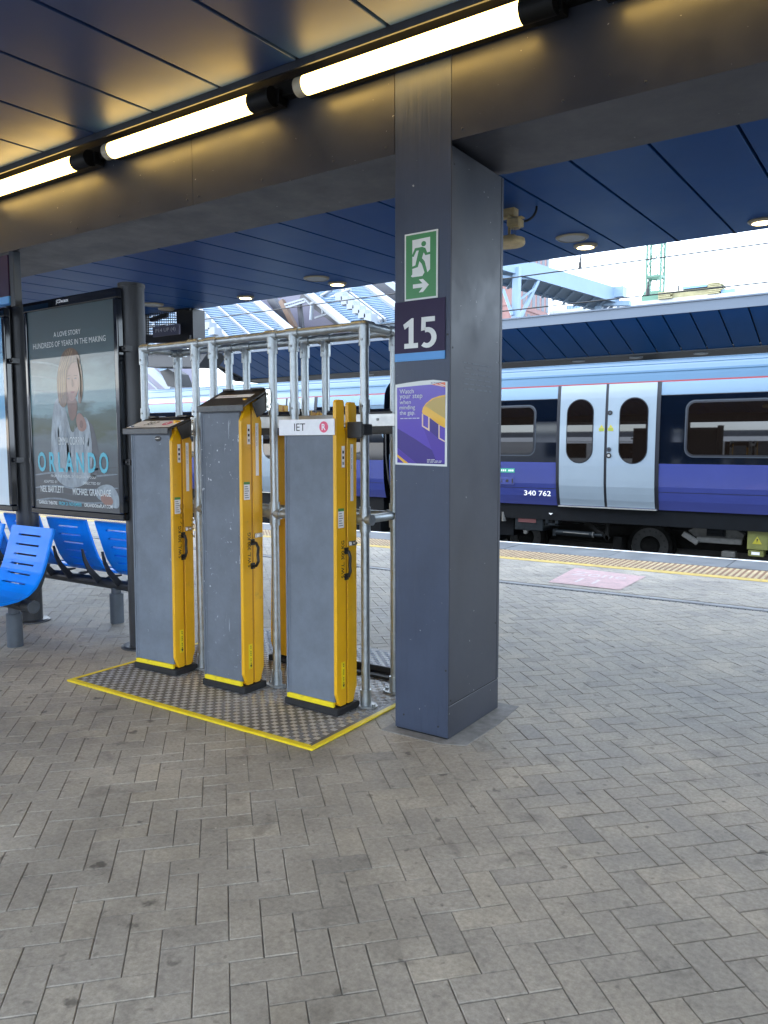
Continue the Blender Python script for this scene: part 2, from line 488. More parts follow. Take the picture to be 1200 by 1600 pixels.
class MB:
    def __init__(s):
        s.v, s.f, s.m, s.s = [], [], [], []

    def add(s, vs, fs, m=0, smooth=False):
        o = len(s.v)
        s.v += [tuple(p) for p in vs]
        for f in fs:
            s.f.append([i + o for i in f])
            s.m.append(m)
            s.s.append(smooth)
        return s

    def box(s, x0, x1, y0, y1, z0, z1, m=0):
        vs = [(x, y, z) for z in (z0, z1) for y in (y0, y1) for x in (x0, x1)]
        return s.add(vs, [(0, 2, 3, 1), (4, 5, 7, 6), (0, 1, 5, 4), (2, 6, 7, 3), (0, 4, 6, 2), (1, 3, 7, 5)], m)

    def bar(s, a, b, w, h, m=0, up=(0, 0, 1)):
        """rectangular bar from a to b, w across, h along up"""
        a, b = Vector(a), Vector(b)
        d = (b - a).normalized()
        u = Vector(up)
        sd = d.cross(u)
        if sd.length < 1e-4:
            sd = d.cross(Vector((1, 0, 0)))
        sd.normalize()
        u = sd.cross(d)
        vs = []
        for p in (a, b):
            for i, j in ((-1, -1), (1, -1), (1, 1), (-1, 1)):
                vs.append(p + sd * i * w / 2 + u * j * h / 2)
        return s.add(vs, [(3, 2, 1, 0), (4, 5, 6, 7), (0, 1, 5, 4), (1, 2, 6, 5), (2, 3, 7, 6), (3, 0, 4, 7)], m)

    def prism(s, pts, ext, m=0):
        """closed polygon pts extruded by vector ext"""
        n = len(pts)
        P = [Vector(p) for p in pts]
        e = Vector(ext)
        nrm = Vector((0, 0, 0))
        for i in range(n):
            nrm += P[i].cross(P[(i + 1) % n])
        if nrm.dot(e) > 0:
            P.reverse()
        vs = P + [p + e for p in P]
        fs = [tuple(range(n)), tuple(range(2 * n - 1, n - 1, -1))]
        fs += [(i, i + n, (i + 1) % n + n, (i + 1) % n) for i in range(n)]
        return s.add(vs, [tuple(f) for f in fs], m)

    def cyl(s, a, b, r, r2=None, n=16, m=0, caps=True, mcap=None):
        a, b = Vector(a), Vector(b)
        r2 = r if r2 is None else r2
        d = (b - a).normalized()
        t = Vector((0, 0, 1)) if abs(d.z) < .9 else Vector((1, 0, 0))
        u = d.cross(t).normalized()
        w = d.cross(u)
        ra = [a + (u * math.cos(k * 2 * math.pi / n) + w * math.sin(k * 2 * math.pi / n)) * r for k in range(n)]
        rb = [b + (u * math.cos(k * 2 * math.pi / n) + w * math.sin(k * 2 * math.pi / n)) * r2 for k in range(n)]
        s.add(ra + rb, [(k, (k + 1) % n, (k + 1) % n + n, k + n) for k in range(n)], m, True)
        if caps:
            mc = m if mcap is None else mcap
            s.add(ra, [tuple(range(n - 1, -1, -1))], mc)
            s.add(rb, [tuple(range(n))], mc)
        return s

    def tube(s, pts, r, n=10, m=0):
        for a, b in zip(pts, pts[1:]):
            s.cyl(a, b, r, n=n, m=m)
        for p in pts[1:-1]:
            s.ball(p, r, m, n)
        return s

    def ball(s, c, r, m=0, n=10, k=6, sz=1.0):
        c = Vector(c)
        vs = []
        for i in range(k + 1):
            t = math.pi * i / k
            for j in range(n):
                a = 2 * math.pi * j / n
                vs.append(c + Vector((math.sin(t) * math.cos(a), math.sin(t) * math.sin(a), math.cos(t) * sz)) * r)
        fs = []
        for i in range(k):
            for j in range(n):
                fs.append((i * n + j, (i + 1) * n + j, (i + 1) * n + (j + 1) % n, i * n + (j + 1) % n))
        return s.add(vs, fs, m, True)

    def lathe(s, c, axis, prof, n=32, m=0, mats=None):
        """prof = [(distance along axis, radius)]"""
        c, ax = Vector(c), Vector(axis).normalized()
        t = Vector((0, 0, 1)) if abs(ax.z) < .9 else Vector((1, 0, 0))
        u = ax.cross(t).normalized()
        w = ax.cross(u)
        for i in range(len(prof) - 1):
            vs = []
            for d, r in prof[i:i + 2]:
                vs += [c + ax * d + (u * math.cos(k * 2 * math.pi / n) + w * math.sin(k * 2 * math.pi / n)) * r for k in range(n)]
            s.add(vs, [(k, (k + 1) % n, (k + 1) % n + n, k + n) for k in range(n)], mats[i] if mats else m, True)
        return s

    def poly(s, pts, m=0):
        return s.add(pts, [tuple(range(len(pts)))], m)

    def build(s, name, mats, parent=None, bevel=0.0, seg=1):
        me = D.meshes.new(name)
        me.from_pydata(s.v, [], s.f)
        if not isinstance(mats, (list, tuple)):
            mats = [mats]
        for k in mats:
            me.materials.append(k)
        me.polygons.foreach_set('material_index', s.m)
        me.polygons.foreach_set('use_smooth', s.s)
        me.update()
        return link(name, me, parent, bevel, seg)


def link(name, me, parent=None, bevel=0.0, seg=1):
    o = D.objects.new(name, me)
    COL.objects.link(o)
    if parent:
        o.parent = parent
        if parent.parent is None:
            o.matrix_parent_inverse = Matrix.Translation(-parent.location)
    if bevel:
        b = o.modifiers.new('bevel', 'BEVEL')
        b.width = bevel
        b.segments = seg
        b.limit_method = 'ANGLE'
        b.harden_normals = False
    return o


def thing(name, label, cat, loc=(0, 0, 0), group=None):
    o = D.objects.new(name, None)
    COL.objects.link(o)
    o.empty_display_size = .1
    o.location = loc
    return tag(o, label, cat, group)


def tag(o, label, cat, group=None):
    o['label'] = label
    o['category'] = cat
    if group:
        o['group'] = group
    return o


def struct(o, label=None, kind='structure', cat=None):
    o['kind'] = kind
    if label:
        o['label'] = label
    if cat:
        o['category'] = cat
    return o


def dup(root, loc, rotz=None, label=None):
    r = root.copy()
    COL.objects.link(r)
    r.location = loc
    if rotz is not None:
        r.rotation_euler = (root.rotation_euler.x, root.rotation_euler.y, rotz)
    if label:
        r['label'] = label
    for ch in list(root.children):
        c = ch.copy()
        COL.objects.link(c)
        c.parent = r
        c.matrix_parent_inverse = ch.matrix_parent_inverse.copy()
        for g in list(ch.children):
            q = g.copy()
            COL.objects.link(q)
            q.parent = c
            q.matrix_parent_inverse = g.matrix_parent_inverse.copy()
    return r


_text_cache = {}


def text_data(body, bold=0.0, spacing=1.0):
    key = (body, bold, spacing)
    if key not in _text_cache:
        cu = D.curves.new('lettering', 'FONT')
        cu.body = body
        cu.size = 1
        cu.offset = bold
        cu.space_character = spacing
        cu.resolution_u = 3
        ob = D.objects.new('lettering', cu)
        COL.objects.link(ob)
        dg = bpy.context.evaluated_depsgraph_get()
        dg.update()
        me = D.meshes.new_from_object(ob.evaluated_get(dg))
        vs = [v.co.copy() for v in me.vertices]
        fs = [tuple(p.vertices) for p in me.polygons]
        D.objects.remove(ob)
        D.meshes.remove(me)
        x0 = min(v.x for v in vs)
        x1 = max(v.x for v in vs)
        y0 = min(v.y for v in vs)
        y1 = max(v.y for v in vs)
        _text_cache[key] = (vs, fs, x0, x1, y0, y1)
    return _text_cache[key]


def put_text(mb, body, origin, right, up, w=None, h=None, align='C', m=0, off=.001, bold=0.0, spacing=1.0, slant=0.0):
    """adds flat lettering to mb; origin is the middle (or left/right end) of the text's foot"""
    vs, fs, x0, x1, y0, y1 = text_data(body, bold, spacing)
    o, r, u = Vector(origin), Vector(right).normalized(), Vector(up).normalized()
    n = r.cross(u)
    sx = w / (x1 - x0) if w else None
    sy = h / (y1 - y0) if h else None
    sx = sx or sy
    sy = sy or sx
    ax = {'C': (x0 + x1) / 2, 'L': x0, 'R': x1}[align]
    mb.add([o + r * ((v.x - ax) * sx + (v.y - y0) * sy * slant) + u * (v.y - y0) * sy + n * off for v in vs], fs, m)


X_ = Vector((1, 0, 0))
Y_ = Vector((0, 1, 0))
Z_ = Vector((0, 0, 1))

# ================================================================== ground
mb = MB().box(-400, 400, -400, 700, -1.6, -1.12)
struct(mb.build('ground', M['ballast']))
# own platform block with its joint-sand bed
mb = MB().box(-70, 60, -5.2, 10.60, -1.12, -.0042)
struct(mb.build('platform', M['joint']))
EDGE = 10.62


def herringbone():
    mb = MB()
    a = R_(46.0)
    d1 = Vector((math.cos(a), math.sin(a), 0))
    d2 = Vector((math.sin(a), -math.cos(a), 0))
    U = .1
    org = Vector((-1.283, 2.067, 0))
    rng = random.Random(5)
    x0, x1, y0, y1 = -17.5, 3.2, -.6, 9.08

    def clip(poly, axis, lim, keep_less):
        out = []
        for i in range(len(poly)):
            p, q = poly[i], poly[(i + 1) % len(poly)]
            pi = (p[axis] <= lim) == keep_less
            qi = (q[axis] <= lim) == keep_less
            if pi:
                out.append(p)
            if pi != qi:
                t = (lim - p[axis]) / (q[axis] - p[axis])
                out.append(p.lerp(q, t))
        return out

    g, ch = .0016, .0020
    for i in range(-190, 190):
        for j in range(-190, 190):
            k = (i - j) % 4
            if k == 0:
                w, h = 2, 1
            elif k == 3:
                w, h = 1, 2
            else:
                continue
            c = org + d1 * (i + w / 2) * U + d2 * (j + h / 2) * U
            if not (x0 < c.x < x1 and y0 < c.y < y1 + .1):
                continue
            zz = rng.uniform(-.0011, .0011)
            tx, ty = rng.uniform(-.006, .006), rng.uniform(-.006, .006)
            hw, hh = w * U / 2 - g + rng.uniform(-.0007, .0004), h * U / 2 - g + rng.uniform(-.0007, .0004)
            jx, jy = rng.uniform(-.0006, .0006), rng.uniform(-.0006, .0006)

            def pt(x, y, z):
                return c + d1 * (x + jx) + d2 * (y + jy) + Vector((0, 0, z))
            if c.y > y1 - .13 or 7.36 < c.y < 7.74:
                # cut blocks along the drain and the yellow line
                poly = [pt(-hw, -hh, 0), pt(-hw, hh, 0), pt(hw, hh, 0), pt(hw, -hh, 0)]
                pieces = []
                if c.y > 8:
                    pieces.append(clip(poly, 1, y1, True))
                else:
                    pieces.append(clip(poly, 1, 7.455, True))
                    pieces.append(clip(poly, 1, 7.645, False))
                for pc in pieces:
                    if len(pc) >= 3:
                        n = len(pc)
                        top = [Vector((p.x, p.y, -.001 + zz)) for p in pc]
                        bot = [Vector((p.x, p.y, -.02)) for p in pc]
                        nz = (top[1] - top[0]).cross(top[2] - top[0]).z
                        if nz < 0:
                            top.reverse()
                            bot.reverse()
                        mb.add(top + bot, [tuple(range(n))] + [(q, q + n, (q + 1) % n + n, (q + 1) % n) for q in range(n)])
                continue
            vs = []
            for z, s in ((0, ch), (-ch, 0), (-.012, 0)):
                for sx, sy in ((-1, -1), (-1, 1), (1, 1), (1, -1)):
                    x, y = sx * (hw - s), sy * (hh - s)
                    vs.append(pt(x, y, z + zz + tx * x + ty * y))
            fs = [(0, 1, 2, 3)]
            for r in (0, 4):
                for q in range(4):
                    fs.append((r + q, r + 4 + q, r + 4 + (q + 1) % 4, r + (q + 1) % 4))
            mb.add(vs, fs)
    return mb


# d1 x d2 points down, so faces listed (0,1,2,3) look up
struct(herringbone().build('paving', M['paver']))
# plain paving where the blocks end (far left, right and behind)
mb = MB()
mb.box(-70, -17.52, -5.1, 9.08, -.02, -.001).box(3.24, 40, -5.1, 9.08, -.02, -.001).box(-17.52, 3.24, -5.1, -.62, -.02, -.001)
struct(mb.build('plain_paving', M['slab']))
# mortar collar round the pillar
mb = MB()
mb.prism([(-2.21, 3.24, 0), (-1.86, 3.245, 0), (-1.74, 3.30, 0), (-1.735, 3.66, 0), (-1.76, 3.97, 0), (-2.2, 3.95, 0)], (0, 0, .0032))
struct(mb.build('mortar_collar', M['collar']))
# drain: a row of channel blocks between two slots
mb = MB()
rng = random.Random(3)
x = -20.0
while x < 8:
    w = .5
    mb.box(x + .003, x + w - .003, 7.515, 7.60, -.02, .001 + rng.uniform(-.0008, .0008), 0)
    x += w
mb.box(-20, 8, 7.458, 7.514, -.03, -.006, 1)
mb.box(-20, 8, 7.602, 7.642, -.03, -.008, 1)
x = -18.0
while x < 4:
    mb.box(x, x + .012, 7.47, 7.502, -.03, .0005, 1)
    mb.box(x + .02, x + .052, 7.462, 7.51, -.03, -.0035, 2)
    x += .06
struct(mb.build('drain_channel', [M['channel'], M['drain'], M['drain']]))
# edge: yellow line, blister slabs, coping, white nosing line
mb = MB()
mb.box(-60, 30, 9.085, 9.235, -.03, .002)
struct(mb.build('yellow_line', M['yellow_paint']))
mb = MB()
x = -40.0
k = 0
while x < 12:
    mb.box(x + .002, x + .398, 9.237, 9.86, -.03, .0 + (k % 3) * .0006, 0)
    k += 1
    x += .4
xs = -19.0
while xs < 4.5:
    for r in range(9):
        y = 9.272 + r * .0675
        q = .0225
        c = Vector((xs + (0 if r % 2 == 0 else .0), y, 0))
        lo = [c + Vector((math.cos(t * math.pi / 3) * q, math.sin(t * math.pi / 3) * q, 0)) for t in range(6)]
        hi = [c + Vector((math.cos(t * math.pi / 3) * q * .7, math.sin(t * math.pi / 3) * q * .7, .0055)) for t in range(6)]
        mb.add(lo + hi, [tuple(range(6, 12))] + [(t, (t + 1) % 6, (t + 1) % 6 + 6, t + 6) for t in range(6)], 1)
    xs += .0675
struct(mb.build('tactile_strip', [M['tactile'], M['stud']]))
mb = MB()
x = -41.15
k = 0
while x < 20:
    w = 1.46
    dz = ((k * 7) % 5) * .0012
    mb.box(x + .006, x + w - .006, 9.864, EDGE + .02, -.14, .003 + dz)
    k += 1
    x += w
struct(mb.build('platform_coping', M['coping'], bevel=.006))
mb = MB().box(-60, 30, EDGE - .10, EDGE - .005, .0095, .0115)
struct(mb.build('white_edge_line', M['white_paint']))
# painted zone panel
mb = MB()
zc = [Vector((-3.22, 8.84, .0035)), Vector((-3.13, 7.78, .0035)), Vector((-2.35, 7.76, .0035)), Vector((-2.35, 8.70, .0035))]
mb.prism(zc, (0, 0, .0006), 0)
up = Vector((-.05, 1, 0))
put_text(mb, 'Zone', (-2.80, 8.36, .0047), X_, up, w=.62, h=.26, m=1, off=0)
put_text(mb, '11', (-2.79, 7.93, .0047), X_, up, w=.22, h=.28, m=1, off=0)
struct(mb.build('zone_marking', [M['pink_paint'], M['faded_white']]), 'faded pink painted panel reading Zone 11 on the paving')
# track bed and far platform
mb = MB().box(-80, 60, 10.6, 17.35, -1.12, -1.08)
struct(mb.build('track_bed', M['ballast']))
mb = MB()
for y in (11.55, 12.985, 14.95, 16.385):
    mb.box(-80, 60, y - .035, y + .035, -1.0, -.915)
    mb.box(-80, 60, y - .07, y + .07, -1.08, -1.0)
struct(mb.build('rails', M['steel']))
mb = MB().box(-80, 60, 17.35, 26, -1.12, 0)
struct(mb.build('far_platform', M['slab']))

# ================================================================== pillar and its signs
PX0, PX1, PY0, PY1 = -2.165, -1.850, 3.305, 3.885
t = thing('pillar', 'charcoal steel-clad square pillar carrying the beam, with three signs on its front', 'pillar', ((PX0 + PX1) / 2, (PY0 + PY1) / 2, 0))
mb = MB()
mb.box(PX0 + .006, PX1 - .006, PY0 + .006, PY1 - .006, 0, 2.905)
mb.build('core', M['black'], t)
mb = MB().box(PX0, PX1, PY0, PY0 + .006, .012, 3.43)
mb.build('front_panel', M['clad_worn_sky'], t, bevel=.0015)
mb = MB()
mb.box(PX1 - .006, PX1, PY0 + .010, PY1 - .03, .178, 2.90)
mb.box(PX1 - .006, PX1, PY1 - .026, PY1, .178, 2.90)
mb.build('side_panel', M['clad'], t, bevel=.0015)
mb = MB().box(PX1 - .006, PX1 - .0008, PY0 + .010, PY1, .004, .172)
mb.build('skirting_panel', M['clad'], t, bevel=.0015)
mb = MB().box(PX0, PX0 + .006, PY0 + .008, PY1, .01, 2.90).box(PX0 + .006, PX1 - .008, PY1 - .006, PY1, .01, 2.90)
mb.build('rear_panel', M['clad'], t)
mb = MB()
for x, z in ((-2.112, .085), (-1.905, .062), (-1.862, 2.02), (-1.862, .36)):
    mb.cyl((x, PY0 + .001, z), (x, PY0 - .0015, z), .0055, n=10)
for y, z in ((3.335, 1.96), (3.85, 1.93), (3.335, .2), (3.84, .5), (3.34, 2.82)):
    mb.cyl((PX1 - .001, y, z), (PX1 + .0015, y, z), .0055, n=10)
mb.build('screws', M['ink'], t)

mb = MB()
rng = random.Random(4)
for k in range(6):
    z = 1.895 - k * .026
    y = 3.44 + rng.uniform(0, .02)
    while y < 3.74:
        q = rng.uniform(.03, .09)
        mb.box(PX1 + .0002, PX1 + .0006, y, min(3.76, y + q), z, z + rng.uniform(.004, .009))
        y += q + rng.uniform(.004, .02)
mb.build('tape_residue', M['residue'], t)

# emergency exit sign
F = PY0 - .0045
t = thing('exit_sign', 'green running-man exit sign with right arrow, top of the pillar', 'sign', (-2.01, F, 2.2))
mb = MB().box(-2.105, -1.917, F, PY0 - .0003, 2.200, 2.522)
mb.build('backing', M['sign_white'], t)
mb = MB().box(-2.097, -1.925, F - .0012, F - .0002, 2.208, 2.514)
mb.build('green_panel', M['exit_green'], t)


def pic(mb, pts, off, m=0, S=None):
    """flat print on the pillar front: pts (x, z)"""
    mb.prism([(x, F - off, z) for x, z in pts], (0, -.0005, 0), m)


def sgn(u, v):      # exit-sign art measured on a 190 x 400 grid, (0,0) top left
    return (-2.105 + u / 190 * .188, 2.522 - v / 400 * .322)


mb = MB()
pic(mb, [sgn(46, 42), sgn(148, 38), sgn(148, 228), sgn(132, 246), sgn(120, 236), sgn(104, 262), sgn(46, 262), sgn(38, 256), sgn(46, 244)], .0014)
mb.build('doorway', M['sign_white'], t)
mb = MB()
hx, hz = sgn(112, 73)
pic(mb, [(hx + .0135 * math.cos(a * math.pi / 8), hz + .0125 * math.sin(a * math.pi / 8)) for a in range(16)], .0022)
pic(mb, [sgn(q, r) for q, r in ((62, 92), (104, 90), (122, 100), (132, 128), (150, 126), (150, 140), (122, 142), (112, 124), (102, 156), (118, 178), (134, 246), (118, 246), (102, 192), (88, 172), (78, 206), (28, 216), (26, 204), (64, 194), (74, 150), (84, 108), (70, 108), (54, 142), (42, 138))], .0022)
mb.build('running_figure', M['exit_green'], t)
mb = MB()
pic(mb, [sgn(q, r) for q, r in ((50, 306), (106, 306), (84, 280), (108, 280), (142, 318), (108, 358), (84, 358), (106, 330), (50, 330))], .0016)
mb.build('arrow', M['sign_white'], t)

# platform number
t = thing('platform_number_sign', 'dark purple square platform sign reading 15 with a blue base stripe', 'sign', (-2.02, F, 1.9))
mb = MB().box(-2.164, -1.874, F - .001, PY0 - .0003, 1.945, 2.197)
mb.build('panel', M['sign_purple'], t)
mb = MB().box(-2.164, -1.874, F - .0011, PY0 - .0003, 1.905, 1.9445)
mb.build('stripe', M['sign_blue'], t)
mb = MB()


def sans15(off):
    G = F - .001

    def g(u, v):
        return (-2.164 + u / 290 * .29, G - off, 2.197 - v / 292 * .292)
    # numeral 1
    mb.prism([g(52, 112), g(100, 84), g(112, 84), g(112, 206), g(138, 206), g(138, 230), g(58, 230), g(58, 206), g(84, 206), g(84, 122), g(60, 136)], (0, -.0006, 0))
    # numeral 5: flat top, stem and open bowl built as a band
    mb.prism([g(158, 84), g(234, 84), g(234, 108), g(182, 108), g(182, 146), g(156, 150)], (0, -.0006, 0))
    n = 14
    out, inn = [], []
    for k in range(n + 1):
        a = R_(112 - 244 * k / n)
        out.append(g(192 + 52 * math.cos(a), 184 - 50 * math.sin(a)))
        inn.append(g(190 + 25 * math.cos(a), 184 - 27 * math.sin(a)))
    for k in range(n):
        mb.prism([out[k], out[k + 1], inn[k + 1], inn[k]], (0, -.0006, 0))


sans15(.0006)
mb.build('numerals', M['sign_white'], t)

# safety poster
t = thing('safety_poster', 'violet poster reading Watch your step when minding the gap', 'poster', (-2.01, F, 1.385))
PW0, PW1, PZ0, PZ1 = -2.163, -1.861, 1.386, 1.792


def pp(u, v):      # art grid 820 x 1330 inside the paper edge
    return (PW0 + (u - 150) / 820 * (PW1 - PW0), PZ1 - (v - 160) / 1330 * (PZ1 - PZ0))


mb = MB()
topedge = [pp(150, 160), pp(330, 138), pp(560, 118), pp(760, 112), pp(880, 132), pp(970, 152)]
mb.prism([(x, F + .0015, z) for x, z in [pp(970, 1500), pp(150, 1480)] + topedge], (0, .0025, 0))
mb.build('paper', M['sign_white'], t)
arts = [
    ('poster_purple', 0, [(182, 210), (560, 190), (720, 186), (943, 240), (938, 1466), (186, 1448)]),
    ('poster_deep', 1, [(190, 880), (480, 1060), (640, 1170), (938, 1360), (938, 1466), (500, 1458), (186, 1200)]),
    ('poster_mid', 2, [(188, 1218), (500, 1457), (188, 1448)]),
    ('poster_mid', 2, [(600, 860), (700, 930), (850, 1050), (940, 1110), (940, 1440), (820, 1440)]),
    ('poster_yellow', 3, [(584, 620), (600, 550), (650, 480), (740, 410), (850, 372), (943, 360), (943, 885), (860, 840), (700, 710), (605, 655)]),
    ('poster_ochre', 4, [(640, 525), (690, 470), (780, 410), (943, 382), (943, 735), (830, 660)]),
    ('poster_cream', 3, [(584, 640), (604, 655), (604, 842), (682, 890), (682, 700), (704, 712), (704, 935), (584, 852)]),
    ('poster_cream', 3, [(842, 830), (860, 842), (860, 1040), (943, 1090), (943, 1112), (842, 1052)]),
    ('poster_deep', 3, [(706, 720), (842, 830), (842, 1050), (706, 930)]),
    ('poster_yellow', 4, [(186, 1308), (372, 1456), (300, 1454), (186, 1350)]),
    ('poster_red', 4, [(730, 186), (900, 160), (943, 160), (943, 240)]),
    ('sign_white', 5, [(790, 190), (800, 184), (925, 222), (900, 226)]),
    ('sign_white', 5, [(850, 182), (862, 176), (943, 212), (943, 224)]),
]
lay = {}
for mn, lv, pts in arts:
    lay.setdefault(mn, []).append((lv, pts))
mnames = list(lay)
mb = MB()
for i, mn in enumerate(mnames):
    for lv, pts in lay[mn]:
        mb.prism([(pp(u, v)[0], F + .0012 - lv * .00045, pp(u, v)[1]) for u, v in pts], (0, -.0003, 0), i)
mb.build('artwork', [M[n] for n in mnames], t)
mb = MB()
for i, ln in enumerate(('Watch', 'your step', 'when', 'minding', 'the gap.')):
    x, z = pp(230, 312 + i * 87)
    put_text(mb, ln, (x, F - .0022, z - (.006 if ln in ('your step', 'minding', 'the gap.') else 0)), X_, Z_, h=(.0215 if i in (0, 2) else .027), align='L', off=0)
mb.build('headline', M['sign_white'], t)
for k, (u, v, w, h) in enumerate(((230, 726, 320, 14), (670, 1396, 130, 10), (670, 1418, 240, 10), (670, 1438, 230, 10))):
    mb = MB()
    x, z = pp(u, v)
    n = int(w / 11)
    for q in range(n):
        if (q * 7 + k) % 6:
            mb.box(x + q * .00405, x + q * .00405 + .003, F - .0026, F - .0022, z, z + h * .00031)
    mb.build('small_print', M['sign_white'], t)
mb = MB()
x, z = pp(728, 178)
put_text(mb, 'Be Prepared', (x, F - .0022, z), X_, Z_, w=.058, h=.0085, align='L', off=0, bold=.01)
mb.build('heading', M['poster_navy'], t)

# ================================================================== beam, canopy, lamps
BX0, BX1 = -60.0, 45.0
t = thing('canopy_beam', 'long charcoal clad beam resting on the pillar beneath the blue canopy', 'beam', (-10, 3.6, 2.918))
mb = MB()
seams = [-60, -24.9, -21.9, -18.9, -15.9, -12.9, -9.6, -6.6, -3.61, PX0 - .002]
for a, b in zip(seams, seams[1:]):
    mb.box(a + .0015, b - .0015, PY0 + .0006, PY0 + .006, 2.918, 3.43)
seams = [PX1 + .002, .95, 3.9, 9, 45]
for a, b in zip(seams, seams[1:]):
    mb.box(a + .0015, b - .0015, PY0 + .0006, PY0 + .006, 2.918, 3.43)
mb.build('front_panel', M['clad'], t)
mb = MB().box(BX0, PX0, PY0 + .007, PY1 + .01, 2.926, 3.50).box(PX0, PX1, PY0 + .007, PY1 + .01, 2.93, 3.50).box(PX1, BX1, PY0 + .007, PY1 + .01, 2.926, 3.50)
mb.build('soffit', M['soffit'], t)
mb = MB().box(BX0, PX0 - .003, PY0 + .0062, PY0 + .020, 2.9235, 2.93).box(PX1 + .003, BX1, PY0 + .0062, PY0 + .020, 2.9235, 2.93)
mb.build('painted_shadow_line', M['black'], t)  # black strip painting the shade line between front panel and soffit
mb = MB()
rng = random.Random(8)
for x in [-9.3, -8.1, -7.0, -5.9, -5.05, -4.75, -4.3, -3.66, -3.56, -3.05, -2.55, -2.22, -1.79, -1.3, -.95, -.45, .1]:
    mb.ball((x, PY0, 2.955 + rng.uniform(0, .012)), .006, n=8, k=4)
for x in [-7.7, -6.2, -4.1, -2.7, -1.1]:
    mb.ball((x, PY0, 3.02), .005, n=8, k=4)
mb.build('rivets', M['frame_grey'], t)
mb = MB().box(BX0, BX1, 3.245, PY0 - .001, 3.335, 3.41)
mb.build('trunking', M['trunk'], t, bevel=.004)


def zc_(y):
    return 3.44 + .031 * (y - 3.2)


t = thing('platform_canopy', 'canopy of long blue ceiling panels with dark joints over the platform', 'canopy', (-8, 2.5, 3.4))
mb = MB()
CY0, CY1 = -2.5, 8.66  # near roof edge is out of view, its depth shaped to control daylight
k = -104
while True:
    xa = -2.105 + .555 * k
    if xa > 44:
        break
    a, b = xa + .011, xa + .555 - .011
    for ya, yb in ((CY0, 3.16), (PY1 + .02, CY1)):
        vs = []
        for (x, y, dz) in ((a, ya, 0), (b, ya, 0), (b, yb, 0), (a, yb, 0), (a, ya, .045), (b, ya, .045), (b, yb, .045), (a, yb, .045)):
            vs.append((x, y, zc_(y) + dz))
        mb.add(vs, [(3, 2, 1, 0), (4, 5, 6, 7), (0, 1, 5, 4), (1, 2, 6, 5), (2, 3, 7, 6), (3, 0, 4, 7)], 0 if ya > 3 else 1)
    k += 1
mb.build('ceiling_panels', [M['blue'], M['blue_lamp_tint']], t, bevel=.003)
mb = MB()
ya, yb = CY0 + .01, CY1 - .004
vs = [(x, y, zc_(y) + dz) for dz in (.047, .22) for x, y in ((-60, ya), (45, ya), (45, yb), (-60, yb))]
mb.add(vs, [(3, 2, 1, 0), (4, 5, 6, 7), (0, 1, 5, 4), (1, 2, 6, 5), (2, 3, 7, 6), (3, 0, 4, 7)])
mb.build('roof_deck', M['black'], t)
mb = MB()
mb.box(-60, 45, CY1, CY1 + .02, zc_(CY1) + .03, zc_(CY1) + .27)
mb.box(-60, 45, CY0 - .02, CY0, zc_(CY0) + .0, zc_(CY0) + .27)
k = -30
while k < 18:
    xa = -2.105 + .555 * k
    mb.box(xa - .022, xa + .022, CY1 - .03, CY1 + .004, zc_(CY1) - .002, zc_(CY1) + .03)
    k += 1
mb.build('edge_trim', M['fascia'], t)
# bracket rail above the lamps on the near ceiling
mb = MB().box(-60, 45, 3.163, 3.175, 3.405, 3.50)
mb.build('closing_strip', M['clad'], t)

# tube lamps
t0 = thing('tube_lamp', 'lit warm tube lamp under the beam top, the one straight above the pillar', 'lamp', group='tube lamps along the beam')
LL = 1.295
mb = MB().cyl((.055, 0, 0), (LL - .05, 0, 0), .047, n=24, caps=True)
mb.build('diffuser', M['tube_lit'], t0)
mb = MB()
mb.cyl((0, 0, 0), (.054, 0, 0), .0475, n=24)
mb.build('clear_end', M['diffuser_end'], t0)
mb = MB()
mb.cyl((LL - .05, 0, 0), (LL + .10, 0, 0), .051, n=24)
mb.box(LL - .02, LL + .12, .02, .095, -.030, .05)
mb.build('end_cap', M['trunk'], t0, bevel=.004)
mb = MB()
mb.box(.02, LL, .0478, .085, -.03, .012)
mb.build('spine', M['trunk'], t0)
tube0 = t0
t0.location = (-2.690, 3.195, 3.322)
for x, lb in ((-4.258, 'lit warm tube lamp under the beam top, second from the pillar above the ramps'),
              (-5.826, 'lit warm tube lamp cut by the left edge, above the poster case'),
              (-1.122, 'lit warm tube lamp right of the pillar, only its glow seen at the top'),
              (-7.394, 'lit warm tube lamp beyond the left edge, above the far benches'),
              (.446, 'lit warm tube lamp beyond the right edge of the picture')):
    dup(t0, (x, 3.195, 3.322), label=lb)

# downlights and loudspeakers
t0 = thing('downlight', 'lit round downlight by the canopy edge, right of the pillar beside a loudspeaker', 'lamp', group='round downlights by the canopy edge')
mb = MB().lathe((0, 0, 0), (0, 0, -1), [(-.01, .125), (.014, .125), (.030, .105), (.030, .088)], n=28)
mb.build('rim', M['ring'], t0)
mb = MB().lathe((0, 0, 0), (0, 0, -1), [(.012, .0881), (.027, .0879), (.031, .06), (.033, .0001)], n=28)
mb.build('lens', M['down_lit'], t0)
t0.location = (-2.945, 8.20, zc_(8.2))
for x, lb, on in ((-1.245, 'lit round downlight by the canopy edge, cut by the right side of the picture', 1),
                  (-4.63, 'round downlight by the canopy edge, hidden behind the pillar', 1),
                  (-6.32, 'lit round downlight above the rack\'s right half, beside a round loudspeaker', 1),
                  (-7.98, 'lit round downlight standing alone above the middle of the rack', 1),
                  (-9.68, 'unlit brownish round downlight above the rack\'s left end', 0)):
    q = dup(t0, (x, 8.26, zc_(8.26)), label=lb)
    if not on:
        for c in q.children:
            if c.name.startswith('lens'):
                c.data = c.data.copy()
                c.data.materials.clear()
                c.data.materials.append(M['down_off'])
